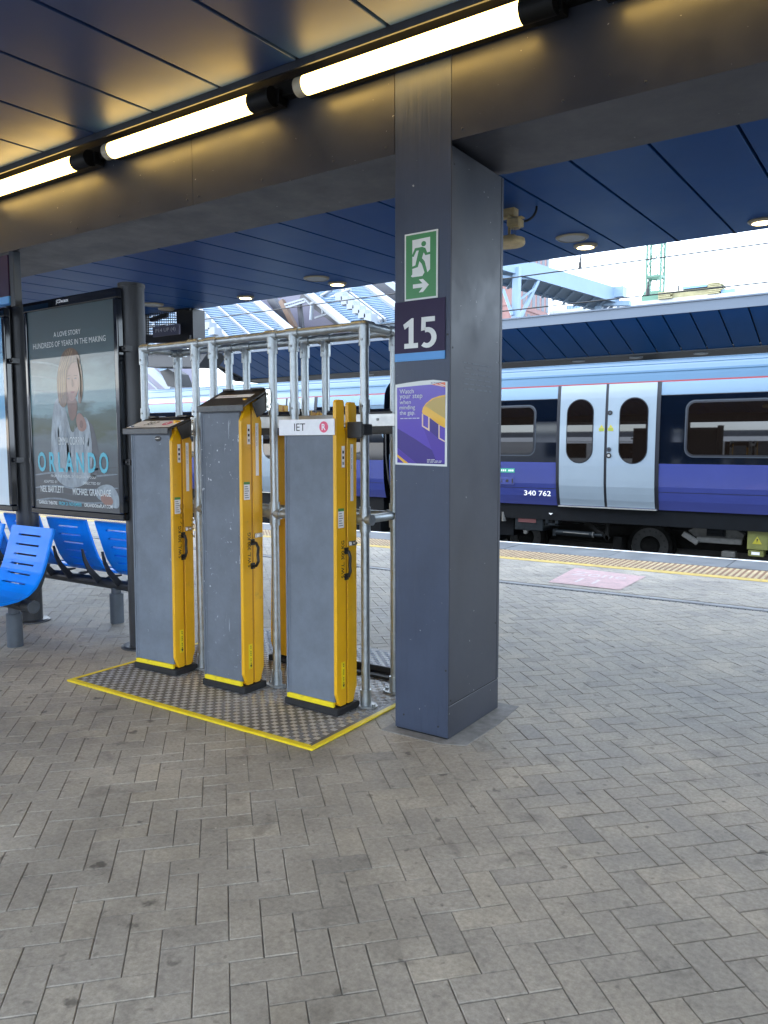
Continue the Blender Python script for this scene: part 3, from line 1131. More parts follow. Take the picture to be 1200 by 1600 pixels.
t0 = thing('ceiling_loudspeaker', 'flat round grey loudspeaker in the blue ceiling right of the pillar', 'loudspeaker', group='round loudspeakers in the canopy ceiling')
mb = MB().lathe((0, 0, 0), (0, 0, -1), [(-.01, .165), (.012, .165), (.022, .15), (.022, .135)], n=30)
mb.build('rim', M['ring'], t0)
mb = MB().lathe((0, 0, 0), (0, 0, -1), [(.014, .136), (.019, .13), (.020, .0001)], n=30)
mb.build('grille', M['speaker'], t0)
t0.location = (-2.925, 7.75, zc_(7.75))
dup(t0, (-6.30, 7.80, zc_(7.8)), label='flat round grey loudspeaker in the blue ceiling above the middle of the rack')
dup(t0, (-9.50, 7.85, zc_(7.85)), label='flat round loudspeaker in the blue ceiling beside the charcoal post')

# old junction boxes hanging from the ceiling right behind the pillar
t = thing('ceiling_junction_box', 'cream plastic junction boxes on a hanging rod behind the pillar', 'junction box', (-2.97, 6.4, 3.54))
mb = MB().box(-3.10, -2.93, 6.36, 6.46, 3.47, 3.545).box(-3.0, -2.96, 6.3, 6.5, 3.44, 3.47)
mb.build('ceiling_plate', M['cream_plastic'], t, bevel=.006)
mb = MB().box(-2.985, -2.875, 6.33, 6.45, 3.375, 3.44)
mb.cyl((-2.93, 6.39, 3.375), (-2.93, 6.39, 3.362), .045, n=16)
mb.box(-2.96, -2.85, 6.35, 6.43, 3.44, 3.452)
mb.build('upper_box', M['cream_plastic'], t, bevel=.008)
mb = MB().cyl((-3.0, 6.42, 3.47), (-3.0, 6.42, 3.30), .013, n=10).cyl((-2.985, 6.40, 3.44), (-2.985, 6.40, 3.30), .008, n=8)
mb.build('rod', M['cream_plastic'], t)
mb = MB().box(-3.10, -2.92, 6.35, 6.45, 3.245, 3.31)
mb.lathe((-3.0, 6.40, 3.25), (0, 0, -1), [(-.03, .145), (0, .15), (.02, .14), (.028, .1), (.03, .001)], n=24)
mb.build('lower_box', M['cream_plastic'], t, bevel=.008)
mb = MB()
mb.tube([Vector((-2.86, 6.42, 3.42)) + Vector((.10 * math.sin(a), .02 * a, .10 - .10 * math.cos(a))) for a in [i * .25 for i in range(8)]], .010, n=8)
mb.build('cable', M['cable'], t)
mb = MB()
for dx in (.02, .055, .075):
    mb.cyl((-3.0 + dx, 6.37, 3.37), (-3.0 + dx + .004, 6.37, 3.30), .0015, n=5)
mb.build('signal_wire', M['cable'], t)

# ================================================================== ramp rack
FY, RY, RZ = 3.468, 3.765, 2.132
PR = .0243
t = thing('ramp_rack', 'galvanised tube rack holding the folded boarding ramps', 'rack', (-3.4, 3.6, 0))
posts = [-4.305, -3.80, -3.64, -3.14, -2.975, -2.472]


def add_post(x, y, full):
    mb = MB().cyl((x, y, .012), (x, y, RZ - .03), PR, n=18)
    o = mb.build('post', M['galv'], t)
    def screw(m, z):
        m.cyl((x + .004, y - PR - .002, z), (x + .004, y - PR - .0115, z), .0075, n=8, m=1)

    m2 = MB().cyl((x, y, RZ - .105), (x, y, RZ + .0), PR + .007, n=18)             # tee socket
    if x in (posts[0], posts[-1]):
        m2.ball((x, y, RZ), PR + .0078, n=18, k=10)
        sgnx = 1 if x == posts[0] else -1
        m2.cyl((x, y, RZ), (x + sgnx * .075, y, RZ), PR + .007, n=18)
        sy = 1 if y == FY else -1
        m2.cyl((x, y, RZ), (x, y + sy * .07, RZ), PR + .007, n=18)
    else:
        m2.cyl((x - .047, y, RZ), (x + .047, y, RZ), PR + .0072, n=18)
    screw(m2, RZ - .075)
    m2.build('tee_fitting', [M['galv'], M['bolt']], o)
    m2 = MB().cyl((x, y, 1.075 - .07), (x, y, 1.075 + .07), PR + .0068, n=18)
    m2.cyl((x - .05, y, 1.075), (x + .05, y, 1.075), PR + .0066, n=18)
    screw(m2, 1.075)
    m2.build('cross_fitting', [M['galv'], M['bolt']], o)
    if full:
        m2 = MB().cyl((x, y, 1.665), (x, y, 1.735), PR + .0062, n=18)
        screw(m2, 1.70)
        m2.build('collar', [M['galv'], M['bolt']], o)
    m3 = MB()
    # oval floor flange with two bolts
    n = 24
    ring = [Vector((x + .075 * math.cos(a * 2 * math.pi / n), y + .052 * math.sin(a * 2 * math.pi / n), .0135)) for a in range(n)]
    m3.prism(ring, (0, 0, .009))
    for s in (-1, 1):
        m3.cyl((x + s * .054, y, .022), (x + s * .054, y, .034), .011, n=6)
    m3.cyl((x, y, .020), (x, y, .11), PR + .0066, n=18, m=1)
    m3.build('floor_flange', [M['bolt'], M['galv']], o)
    return o


for x in posts:
    add_post(x, FY, True)
for x in posts:
    add_post(x, RY, False)
mb = MB()
mb.cyl((posts[0], FY, RZ), (posts[-1], FY, RZ), PR, n=18)
mb.build('rail', M['galv'], t)
mb = MB().cyl((posts[0], RY, RZ), (posts[-1], RY, RZ), PR, n=18)
mb.build('rail', M['galv'], t)
for x in (posts[0], posts[-1]):
    MB().cyl((x, FY, RZ), (x, RY, RZ), PR, n=18).build('rail', M['galv'], t)
    MB().cyl((x, FY, 1.075), (x, RY, 1.075), PR, n=18).build('rail', M['galv'], t)
for y in (FY, RY):
    MB().cyl((posts[0], y, 1.075), (posts[-1], y, 1.075), PR, n=18).build('rail', M['galv'], t)
# rear board: plate, black ledge
mb = MB().box(-4.28, -2.44, RY - .044, RY - .030, 1.595, 1.668)
mb.build('mounting_plate', M['alu'], t, bevel=.002)
for a, b in ((-4.29, -3.82), (-3.62, -3.16), (-2.95, -2.47)):
    mb = MB().prism([(a, RY - .026, 1.68), (a, RY + .02, 1.70), (a, RY + .22, 1.60), (a, RY + .22, 1.575), (a, RY - .026, 1.55)], (b - a, 0, 0))
    mb.build('rear_hood', M['hood'], t)
mb = MB()
for x in (-4.2, -3.9, -3.55, -3.25, -2.85, -2.56):
    mb.cyl((x, RY - .044, 1.635), (x, RY - .050, 1.635), .008, n=8)
mb.build('plate_bolts', M['bolt'], t)


def hood(x0, x1, yf, yb, zf, zb, label, tall):
    o = None
    mb = MB()
    # sloped lid with turned-down front lip and side cheeks
    mb.prism([(x0, yf, zf), (x0, yb, zb), (x0, yb, zb - .013), (x0, yf + .004, zf - .013)], (x1 - x0, 0, 0), 0)
    mb.box(x0, x1, yf - .006, yf, zf - .034, zf + .002, 1)
    mb.prism([(x1 - .004, yf + .07, zf + .012), (x1 - .004, yb, zb - .014), (x1 - .004, yb, zb - .12), (x1 - .004, yf + .11, zf - .07)], (.008, 0, 0), 0)
    mb.prism([(x0 - .004, yf + .07, zf + .012), (x0 - .004, yb, zb - .014), (x0 - .004, yb, zb - .12), (x0 - .004, yf + .11, zf - .07)], (.008, 0, 0), 0)
    mb.box(x0 + .03, x0 + .10, yb - .03, yb + .004, zb - .002, zb + .010, 0)
    mb.box(x1 - .12, x1 - .03, yb - .03, yb + .004, zb - .002, zb + .010, 0)
    mb.box(x0, x1, yb, yb + .012, zb - .10, zb + .004, 0)
    o = mb.build('hood', [M['hood'], M['hood_lip']], t, bevel=.0025)
    m2 = MB()
    m2.box(x1 + .006, x1 + .012, yb - .028, yb + .004, zb - .125, zb - .005)
    for z in (zb - .105, zb - .03):
        m2.cyl((x1 + .012, yb - .012, z), (x1 + .02, yb - .012, z), .009, n=8)
    m2.box(x1 + .012, x1 + .02, yb - .022, yb - .004, zb - .085, zb - .05)
    m2.build('hinge', M['chrome'], o)
    d = Vector((0, yb - yf, zb - zf))
    L = d.length
    d.normalize()
    nrm = X_.cross(d)
    return o, d, L, nrm


def rail_logo(mb, c, r, u, rad, off):
    """pink disc with a white letter R"""
    c, r, u = Vector(c), Vector(r), Vector(u)
    n = r.cross(u)
    pts = [c + (r * math.cos(a * math.pi / 12) + u * math.sin(a * math.pi / 12)) * rad + n * off for a in range(24)]
    mb.add(pts, [tuple(range(24))], 1)
    put_text(mb, 'R', c - u * rad * .55, r, u, h=rad * 1.1, m=2, off=off + .0006, bold=.02)


hd, dv, L, nr = hood(-4.225, -3.792, 3.225, 3.432, 1.592, 1.668, '387', False)
mb = MB()
base = Vector((-4.225, 3.225, 1.592))
c0 = base + dv * .018 + nr * .0015
mb.add([c0 + X_ * .012, c0 + X_ * .425, c0 + X_ * .425 + dv * (L * .60), c0 + X_ * .012 + dv * (L * .60)], [(0, 1, 2, 3)], 0)
put_text(mb, '387', c0 + X_ * .175 + dv * .045, X_, dv, w=.10, h=.065, m=3, off=.0008)
rail_logo(mb, c0 + X_ * .33 + dv * .072, X_, dv, .035, .0008)
mb.build('name_plate', [M['label'], M['pink'], M['label'], M['ink']], hd)
hd, dv, L, nr = hood(-3.525, -3.145, 3.222, 3.432, 1.716, 1.818, '', True)
mb = MB()
base = Vector((-3.575, 3.222, 1.716))
c0 = base + dv * (L * .50) + nr * .0015
mb.add([c0 + X_ * .09, c0 + X_ * .385, c0 + X_ * .385 + dv * .045, c0 + X_ * .09 + dv * .045], [(0, 1, 2, 3)], 0)
for q in range(14):
    mb.add([c0 + X_ * (.11 + q * .011) + dv * .018 + nr * .001, c0 + X_ * (.118 + q * .011) + dv * .018 + nr * .001,
            c0 + X_ * (.118 + q * .011) + dv * .024 + nr * .001, c0 + X_ * (.11 + q * .011) + dv * .024 + nr * .001], [(0, 1, 2, 3)], 1)
mb.build('name_plate', [M['label'], M['label_grey']], hd)
# third bay: upright plate and black latch block
mb = MB().box(-2.893, -2.505, 3.238, 3.244, 1.541, 1.627, 0)
mb.box(-2.86, -2.53, 3.2445, 3.44, 1.60, 1.612, 0)
hd = mb.build('hood', [M['label']], t, bevel=.0015)
mb = MB()
put_text(mb, 'IET', (-2.742, 3.238, 1.565), X_, Z_, w=.078, h=.04, m=3, off=.0008)
rail_logo(mb, (-2.575, 3.238, 1.584), X_, Z_, .030, .0008)
mb.build('name_plate', [M['label'], M['pink'], M['label'], M['ink']], hd)
mb = MB().box(-2.495, -2.40, 3.335, 3.352, 1.525, 1.612).box(-2.43, -2.40, 3.352, 3.44, 1.54, 1.60)
mb.build('latch_block', M['black_plastic'], t, bevel=.004)

# ================================================================== folded ramps


def make_ramp(W, H, T, deck, label, swl, marks, prong=False, hole=False, handle_open=False):
    t = thing('boarding_ramp', label, 'boarding ramp', group='folded boarding ramps in the rack')
    h2 = T / 2
    f0, b0 = -h2, -.005
    mb = MB()
    mb.box(-W / 2 + .003, W / 2 - .024, f0 + .004, f0 + .022, .07, H - .006)
    o = mb.build('deck', deck, t)
    mb = MB()      # raised edge strips round the deck
    mb.box(-W / 2, -W / 2 + .012, f0 + .0005, f0 + .024, .065, H)
    mb.box(-W / 2 + .012, W / 2 - .024, f0 + .0015, f0 + .0035, H - .055, H - .053)
    mb.box(-W / 2 + .028, -W / 2 + .030, f0 + .0025, f0 + .0042, .075, H - .055)
    mb.build('edge_strip', deck, o)
    if hole:
        mb = MB()
        pts = [(.06 + .030 * math.cos(a * math.pi / 8), f0 + .0037, H - .085 + .018 * math.sin(a * math.pi / 8)) for a in range(16)]
        mb.prism(pts, (0, -.0006, 0), 0)
        mb.cyl((.04, f0 + .003, H - .085), (.085, f0 + .001, H - .080), .005, n=8, m=1)
        mb.build('finger_hole', [M['ink'], M['chrome']], o)
    # yellow bottom strip
    mb = MB().box(-W / 2, W / 2 - .03, f0 + .0005, f0 + .02, .038, .068)
    mb.build('toe_strip', M['yellow_tape'], t, bevel=.002)
    # inner leaf, seen in the joint
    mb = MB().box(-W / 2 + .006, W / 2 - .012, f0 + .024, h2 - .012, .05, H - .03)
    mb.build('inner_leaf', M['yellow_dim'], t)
    mb = MB().box(-W / 2 + .004, W / 2 - .02, h2 - .012, h2 - .002, .05, H - .02)
    mb.build('rear_deck', M['yellow'], t)
    # side flanges: a front and a rear one each side
    e = .03 if not prong else .125
    for s in (-1, 1):
        xs = W / 2 - .024 if s > 0 else -W / 2 - .004
        ex = (.022, 0, 0) if s > 0 else (.010, 0, 0)
        front = [(xs, f0 + .030, .045), (xs, f0 - .001, .115), (xs, f0 - .001, H - .10), (xs, f0 + .035, H - .035), (xs, f0 + .035, H + e),
                 (xs, b0 - .004, H + e), (xs, b0 - .004, .045)]
        rear = [(xs, .008, .045), (xs, .008, H + e), (xs, h2 - .036, H + e), (xs, h2 - .034, H - .035), (xs, h2, H - .10), (xs, h2, .13), (xs, h2 - .035, .045)]
        if prong:
            front = [(xs, f0 + .030, .045), (xs, f0 - .001, .115), (xs, f0 - .001, H + e - .012), (xs, f0 + .012, H + e), (xs, b0 - .022, H + e), (xs, b0 - .014, H + e - .015), (xs, b0 - .014, H - .02), (xs, b0 - .004, H - .06), (xs, b0 - .004, .045)]
            rear = [(xs, .008, .045), (xs, .008, H - .06), (xs, .016, H - .02), (xs, .016, H + e - .02), (xs, .026, H + e - .008), (xs, h2 - .015, H + e - .008), (xs, h2, H + e - .03), (xs, h2, .13), (xs, h2 - .035, .045)]
        if s < 0:
            xs = -W / 2 + .001
            front = [(xs, f0 + .030, .06), (xs, f0 + .026, H - .05), (xs, b0, H - .02), (xs, b0, .045)]
            rear = [(xs, .008, .045), (xs, .008, H - .02), (xs, h2, H - .10), (xs, h2, .13), (xs, h2 - .035, .045)]
        mb = MB().prism(front, ex)
        fl = mb.build('side_flange', M['yellow'], t, bevel=.002)
        mb = MB().prism(rear, ex)
        rl = mb.build('side_flange', M['yellow'], t, bevel=.002)
        if s > 0:
            fx = W / 2 - .002
            ff, rr = fl, rl
    # folded lip of the rear flange
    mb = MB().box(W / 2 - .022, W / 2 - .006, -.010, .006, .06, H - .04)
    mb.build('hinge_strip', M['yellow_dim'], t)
    RT, UP = Y_, Z_
    # lettering on the front flange, reading upward
    mb = MB()
    put_text(mb, swl, (fx, f0 + .066, .755), Z_, -Y_, w=.205, h=.026, align='L', off=.0012, bold=.015)
    if marks:
        for yy, zz in ((f0 + .058, 1.10), (f0 + .150, 1.02)):
            put_text(mb, '387', (fx, yy, zz), -Z_, Y_, w=.15, h=.034, align='L', off=.0012, m=1)
    mb.build('lettering', [M['ink'], M['faint_ink']], ff)
    # stickers
    mb = MB()

    def st(y0, y1, z0, z1, m, k=0):
        mb.box(fx + .0002, fx + .0008 + k * .0004, y0, y1, z0, z1, m)
    zt = H - .12
    st(f0 + .046, f0 + .072, zt - .115, zt, 0)
    for q in range(3):
        st(f0 + .052, f0 + .066, zt - .04 - q * .03, zt - .025 - q * .03, 1 if q < 2 else 4, 1)
    SM = [M['label'], M['ink'], M['green_ink'], M['yellow_tape'], M['label_grey']]
    mb.build('sticker', SM, ff)
    mb = MB()
    st(f0 + .014, f0 + .064, zt - .44, zt - .335, 0)
    st(f0 + .014, f0 + .064, zt - .35, zt - .335, 2, 1)
    for q in range(6):
        st(f0 + .020, f0 + .045 + (q % 3) * .005, zt - .365 - q * .013, zt - .360 - q * .013, 4, 1)
    mb.build('sticker', SM, ff)
    mb = MB()
    st(f0 + .038, f0 + .070, .14, .29, 3)
    for q in range(9):
        if q % 4 != 2:
            st(f0 + .054, f0 + .060, .185 + q * .011, .192 + q * .011, 1, 1)
    mb.prism([(fx + .0012, f0 + .048, .162), (fx + .0012, f0 + .066, .162), (fx + .0012, f0 + .057, .146)], (.0004, 0, 0), 1)
    mb.box(fx + .0012, fx + .0016, f0 + .0545, f0 + .0595, .16, .178, 1)
    mb.build('sticker', SM, ff)
    mb = MB()
    mb.box(fx + .0002, fx + .0008, h2 - .055, h2 - .030, zt - .30, zt + .01, 0)
    for q in range(20):
        if q % 5:
            mb.box(fx + .0009, fx + .0012, h2 - .047, h2 - .043, zt - .13 + q * .006, zt - .126 + q * .006, 1)
    mb.build('sticker', [M['label'], M['label_grey']], rr)
    # latch and strap handle
    mb = MB()
    mb.box(fx + .001, fx + .010, .012, .072, .925, .952)
    mb.box(fx + .010, fx + .016, .020, .040, .928, .949)
    mb.cyl((fx + .010, .060, .938), (fx + .020, .060, .938), .009, n=10)
    mb.build('latch', M['chrome'], rr, bevel=.0015)
    mb = MB()
    out = .050 if handle_open else .030
    z0, z1 = .755, .905
    pts = [(fx, -.004, z0), (fx + out * .6, -.006, z0 + .008), (fx + out, -.008, z0 + .035), (fx + out * .9, -.008, (z0 + z1) / 2), (fx + out, -.008, z1 - .035), (fx + out * .6, -.006, z1 - .008), (fx, -.004, z1)]
    mb.tube([Vector(p) for p in pts], .0085, n=8)
    mb.box(fx - .002, fx + .004, -.022, .012, z0 - .014, z0 + .022)
    mb.box(fx - .002, fx + .004, -.022, .012, z1 - .022, z1 + .014)
    mb.build('handle', M['black_plastic'], t)
    # rubber foot
    mb = MB().box(-W / 2 - .010, W / 2 + .010, f0 - .012, h2 + .012, .0, .040)
    mb.build('rubber_foot', M['rubber'], t, bevel=.006)
    return t


PL = .0125      # top of the tread plate
r1 = make_ramp(.372, 1.60, .172, M['deck_a'], 'scuffed grey and yellow ramp under the 387 hood, left bay', 'S.W.L. 300 KG', True, hole=True)
r1.location = (-4.000, 3.330, PL)
r1.rotation_euler = (R_(-.6), 0, R_(3.0))
r2 = make_ramp(.338, 1.715, .172, M['deck_b'], 'tallest ramp, white scratches on grey deck, middle bay', 'S.W.L. 300 KG', False, handle_open=True)
r2.location = (-3.360, 3.322, PL)
r2.rotation_euler = (R_(-.5), 0, R_(.6))
r3 = make_ramp(.370, 1.59, .178, M['deck_c'], 'clean grey ramp with two yellow prongs on top behind the IET plate', 'S.W.L. 300 KG', False, prong=True)
r3.location = (-2.688, 3.340, PL)
r3.rotation_euler = (R_(-.3), 0, R_(-1.0))
q = dup(r2, (-3.385, 3.945, PL), R_(180.5), label='yellow-sided ramp on the rear of the rack, glimpsed behind the tallest ramp')
q.rotation_euler = (R_(1.9), 0, R_(180.5))
q = dup(r1, (-4.02, 3.945, PL), R_(179), label='yellow-sided ramp on the rear of the rack, glimpsed behind the scuffed ramp')
q.rotation_euler = (R_(1.9), 0, R_(179))

# tread plate floor
t = thing('tread_plate', 'aluminium chequer floor plate edged in yellow under the ramp rack', 'floor plate', (-3.33, 3.6, 0))
TX0, TX1, TY0, TY1 = -4.325, -2.335, 2.82, 4.52
mb = MB()
mb.box(TX0, TX1, TY0, TY1, .001, PL - .002)
s = .0212
j = 0
y = TY0 + .055
while y < TY1 - .03:
    i = 0
    x = TX0 + .055
    while x < TX1 - .045:
        if (i + j) % 2 == 0:
            a = R_(90)
            rows = 3
        else:
            a = 0.0
            rows = 5
        if True:
            lu = Vector((math.cos(a), math.sin(a), 0))
            lv = Vector((-math.sin(a), math.cos(a), 0))
            c = Vector((x, y, PL - .0021))
            hl = .0150 if a else .0168
            for r in range(5):
                o = c + lv * ((r - 2) * .0064)
                w = .0016 if a else .0030
                vs = [o - lu * hl - lv * w, o + lu * hl - lv * w, o + lu * hl + lv * w, o - lu * hl + lv * w,
                      o - lu * (hl - .003) + Z_ * (.002 if a else .0013), o + lu * (hl - .003) + Z_ * (.002 if a else .0013)]
                mb.add(vs, [(0, 1, 5, 4), (2, 3, 4, 5), (1, 2, 5), (3, 0, 4)], 2 if a else 1)  # one bar direction gets the darker metal to mimic how it reflects
        x += .0352
        i += 1
    y += .0352
    j += 1
mb.build('plate', [M['tread'], M['tread_bar'], M['tread_unlit']], t)
mb = MB()
for a, b, c, d in ((TX0 - .004, TX1 + .004, TY0 - .004, TY0 + .030), (TX0 - .004, TX0 + .028, TY0 + .030, TY1), (TX1 - .028, TX1 + .004, TY0 + .030, TY1)):
    mb.prism([(a, c, .0012), (b, c, .0012), (b, d, .0012), (a, d, .0012)], (0, 0, PL - .0002))
mb.build('yellow_edge', M['yellow_tape'], t, bevel=.004)
mb = MB()
x = TX0 + .03
while x < TX1 - .03:
    mb.box(x, x + .0022, TY0 + .0225, TY0 + .034, PL, PL + .0022)
    x += .0066
mb.build('serration', M['yellow_tape'], t)
# black kicking channel for the empty rear bay
mb = MB().box(-3.02, -2.43, 4.02, 4.035, PL, .062).box(-3.02, -2.43, 4.035, 4.12, PL, .022).box(-3.02, -2.43, 3.93, 4.02, PL, .030)
o = mb.build('ramp_stop', M['rubber'], bevel=.003)
tag(o, 'black rubber floor channel for an empty ramp bay at the rack rear', 'ramp stop')

# ================================================================== poster case, posts, hanging sign
BY = 3.64


def round_post(x, y, label):
    t = thing('round_post', label, 'post', (x, y, 0), 'round charcoal posts by the poster cases')
    MB().cyl((x, y, .012), (x, y, 2.62), .088, n=32).build('shaft', M['dark_metal'], t)
    mb = MB()
    mb.lathe((x, y, 0), (0, 0, 1), [(.0, .15), (.012, .148), (.02, .13), (.02, .09)], n=32)
    mb.build('base_plate', M['dark_metal'], t)
    mb = MB()
    mb.lathe((x, y, 2.55), (0, 0, 1), [(0.05, .089), (.05, .094), (.075, .094), (.082, .05), (.083, .001)], n=32)
    mb.build('cap', M['dark_metal'], t)
    return t


round_post(-4.628, BY, 'charcoal round post between the teal poster case and the rack')
round_post(-6.085, BY + .02, 'charcoal round post left of the teal poster case')

PC = 3.50       # poster case front


def poster_case(x0, x1, z0, z1, label, title, depth=.12):
    t = thing('poster_case', label, 'poster case', ((x0 + x1) / 2, PC + .06, z0), 'poster cases between the posts')
    MB().box(x0 + .01, x1 - .01, PC + .02, PC + depth, z0 + .01, z1 - .01).build('box', M['dark_metal'], t)
    mb = MB()
    fw = .050
    mb.box(x0, x1, PC, PC + .05, z1 - .072, z1)
    mb.box(x0, x1, PC, PC + .05, z0, z0 + fw)
    mb.box(x0, x0 + fw * .75, PC, PC + .05, z0 + fw, z1 - .072)
    mb.box(x1 - fw, x1, PC, PC + .05, z0 + fw, z1 - .072)
    fr = mb.build('frame', M['train_black'], t, bevel=.008, seg=2)
    mb = MB()
    put_text(mb, title, ((x0 + x1) / 2 - .06, PC, z1 - .050), X_, Z_, w=.155, h=.034, off=.001, bold=.03)
    mb.build('maker_lettering', M['label'], fr)
    for zz in (z0 + .42, z1 - .42):
        mb = MB().box(x1, x1 + .05, PC + .03, PC + .09, zz - .02, zz + .02)
        mb.cyl((x1 + .022, PC + .031, zz), (x1 + .022, PC + .018, zz), .007, n=8)
        mb.build('bracket', M['dark_metal'], t)
        MB().box(x0 - .05, x0, PC + .03, PC + .09, zz - .02, zz + .02).build('bracket', M['dark_metal'], t)
    return t


AX0, AX1, AZ0, AZ1 = -5.762, -4.612, .945, 2.583
t = poster_case(AX0, AX1, AZ0, AZ1, 'tall black framed case showing a teal theatre poster with a seated figure', 'JCDecaux')


def grad_mat(name, stops, noise_cols=None, scale=3.0, rot=0.0, coat=.5):
    """printed paper: colour bands of the print over height (object z), broken up by brush noise"""
    m, nt, N, L, P = new_mat(name)
    tc = N.new('ShaderNodeTexCoord')
    sp = N.new('ShaderNodeSeparateXYZ')
    L.new(tc.outputs['Object'], sp.inputs[0])
    n = N.new('ShaderNodeTexNoise')
    n.inputs['Scale'].default_value = scale
    n.inputs['Detail'].default_value = 6
    mp = N.new('ShaderNodeMapping')
    mp.inputs['Scale'].default_value = (1, 1, 3.5)
    L.new(tc.outputs['Object'], mp.inputs[0])
    L.new(mp.outputs[0], n.inputs['Vector'])
    ad = N.new('ShaderNodeMath')
    ad.operation = 'MULTIPLY_ADD'
    ad.inputs[1].default_value = .34
    L.new(n.outputs['Fac'], ad.inputs[0])
    L.new(sp.outputs['Z'], ad.inputs[2])
    mr = N.new('ShaderNodeMapRange')
    mr.inputs['From Min'].default_value = stops[0][0] + .17
    mr.inputs['From Max'].default_value = stops[-1][0] + .17
    L.new(ad.outputs[0], mr.inputs['Value'])
    rp = N.new('ShaderNodeValToRGB')
    z0, z1 = stops[0][0], stops[-1][0]
    e = rp.color_ramp.elements
    e[0].color = (*stops[0][1], 1)
    e[1].color = (*stops[-1][1], 1)
    for z, c in stops[1:-1]:
        q = e.new((z - z0) / (z1 - z0))
        q.color = (*c, 1)
    L.new(mr.outputs[0], rp.inputs[0])
    L.new(rp.outputs[0], P.inputs['Base Color'])
    P.inputs['Roughness'].default_value = .5
    P.inputs['Coat Weight'].default_value = coat
    P.inputs['Coat Roughness'].default_value = .01
    P.inputs['Coat IOR'].default_value = 1.5
    return m


def flat_print(name, c, var=.15, scale=9, stretch=(1, 1, 1)):
    m = mat(name, c, .5, var=var, scale=scale, coat=.5, coat_rough=.01, stretch=stretch)
    m.node_tree.nodes['Principled BSDF'].inputs['Coat IOR'].default_value = 1.5
    return m


bgm = grad_mat('theatre_poster_print', [(1.0, (.030, .040, .052)), (1.15, (.020, .027, .038)), (1.35, (.035, .052, .068)), (1.52, (.062, .10, .12)), (1.6, (.025, .05, .02)),
                                        (1.72, (.04, .085, .08)), (1.78, (.165, .29, .32)), (1.95, (.13, .245, .28)), (2.1, (.032, .085, .11)), (2.3, (.012, .046, .06)), (2.52, (.011, .040, .054))])
pc = dict(hair=flat_print('print_hair', (.11, .062, .032), .5, 26, (3, 1, .5)), skin=flat_print('print_skin', (.24, .125, .10), .15, 6),
          blouse=flat_print('print_blouse', (.23, .285, .33), .4, 11, (2, 1, .8)), dark=flat_print('print_dark', (.03, .04, .055), .3, 9),
          cyan=flat_print('print_cyan', (.05, .42, .56), .1), white=flat_print('print_white', (.62, .68, .70), .06),
          wave=flat_print('print_wave', (.13, .22, .26), .25, 8), field=flat_print('print_field', (.15, .19, .10), .3, 9),
          lit=flat_print('print_lit_cloth', (.27, .33, .38), .3, 14, (2, 1, .8)), shade=flat_print('print_face_shade', (.14, .07, .055), .2, 8),
          lip=flat_print('print_lip', (.20, .06, .055), .1), blond=flat_print('print_blond', (.24, .155, .075), .3, 30, (3, 1, .5)),
          hem=flat_print('print_shade', (.135, .182, .225), .3, 12, (2, 1, .8)))
GX0, GX1, GZ0, GZ1 = AX0 + .037, AX1 - .05, AZ0 + .05, AZ1 - .072
GY = PC + .012
mb = MB().box(GX0, GX1, GY, GY + .01, GZ0, GZ1)
sheet = mb.build('poster_sheet', bgm, t)


def ap(u, v):      # art measured on the photo's poster: u 0..140, v 0..335
    return (GX0 + u / 140 * (GX1 - GX0), GZ1 - v / 335 * (GZ1 - GZ0))


def smooth_poly(pts, it=2):
    for _ in range(it):
        o = []
        for i in range(len(pts)):
            p, q = pts[i], pts[(i + 1) % len(pts)]
            o.append((p[0] * .75 + q[0] * .25, p[1] * .75 + q[1] * .25))
            o.append((p[0] * .25 + q[0] * .75, p[1] * .25 + q[1] * .75))
        pts = o
    return pts


keys = list(pc)
mb = MB()


def art(key, lv, pts, sm=True):
    if sm:
        pts = smooth_poly(pts)
    mb.prism([(ap(u, v)[0], GY - lv * .0004, ap(u, v)[1]) for u, v in pts], (0, -.0002, 0), keys.index(key))


art('dark', 1, [(78, 182), (98, 186), (106, 205), (112, 250), (104, 285), (90, 270)])
art('blouse', 2, [(40, 156), (48, 146), (55, 150), (62, 176), (68, 210), (78, 196), (88, 178), (97, 186), (101, 236), (96, 285), (70, 300), (40, 290), (32, 250), (34, 205)])
for k in range(9):
    u = 38 + k * 7
    art('hem' if k % 2 else 'lit', 3, [(u, 190 + (k * 37) % 30), (u + 3, 188 + (k * 37) % 30), (u + 5 - (k % 3) * 4, 240 + (k * 23) % 40), (u + 1 - (k % 3) * 3, 244 + (k * 23) % 40)])
art('lit', 3, [(43, 158), (50, 152), (54, 190), (46, 230), (40, 220)])
art('hem', 3, [(60, 190), (67, 222), (64, 285), (58, 285), (59, 230)])
art('lit', 3, [(90, 186), (96, 194), (97, 230), (92, 226)])
art('blouse', 2, [(108, 292), (128, 288), (139, 305), (139, 330), (120, 322), (100, 308)])
art('lit', 3, [(112, 296), (122, 292), (134, 306), (126, 306)])
art('skin', 4, [(112, 304), (124, 304), (132, 318), (122, 326), (110, 316)])
art('shade', 3, [(62, 140), (78, 146), (80, 172), (70, 190), (64, 176)])
art('skin', 4, [(59, 88), (68, 80), (78, 84), (85, 104), (84, 128), (79, 146), (71, 156), (64, 148), (58, 126)])
art('shade', 5, [(59, 100), (63, 104), (63, 136), (68, 152), (62, 146), (58, 124)])
art('skin', 4, [(76, 180), (82, 172), (90, 182), (94, 198), (86, 206), (78, 200)])
art('shade', 5, [(84, 184), (88, 190), (86, 200), (81, 196)])
art('hair', 6, [(63, 112), (70, 111), (70.5, 112.5), (63, 114)])
art('hair', 6, [(75, 112), (81, 112), (81, 114), (75, 113)])
art('dark', 6, [(64, 117), (67, 115.6), (69.5, 117.4), (67, 118.6)])
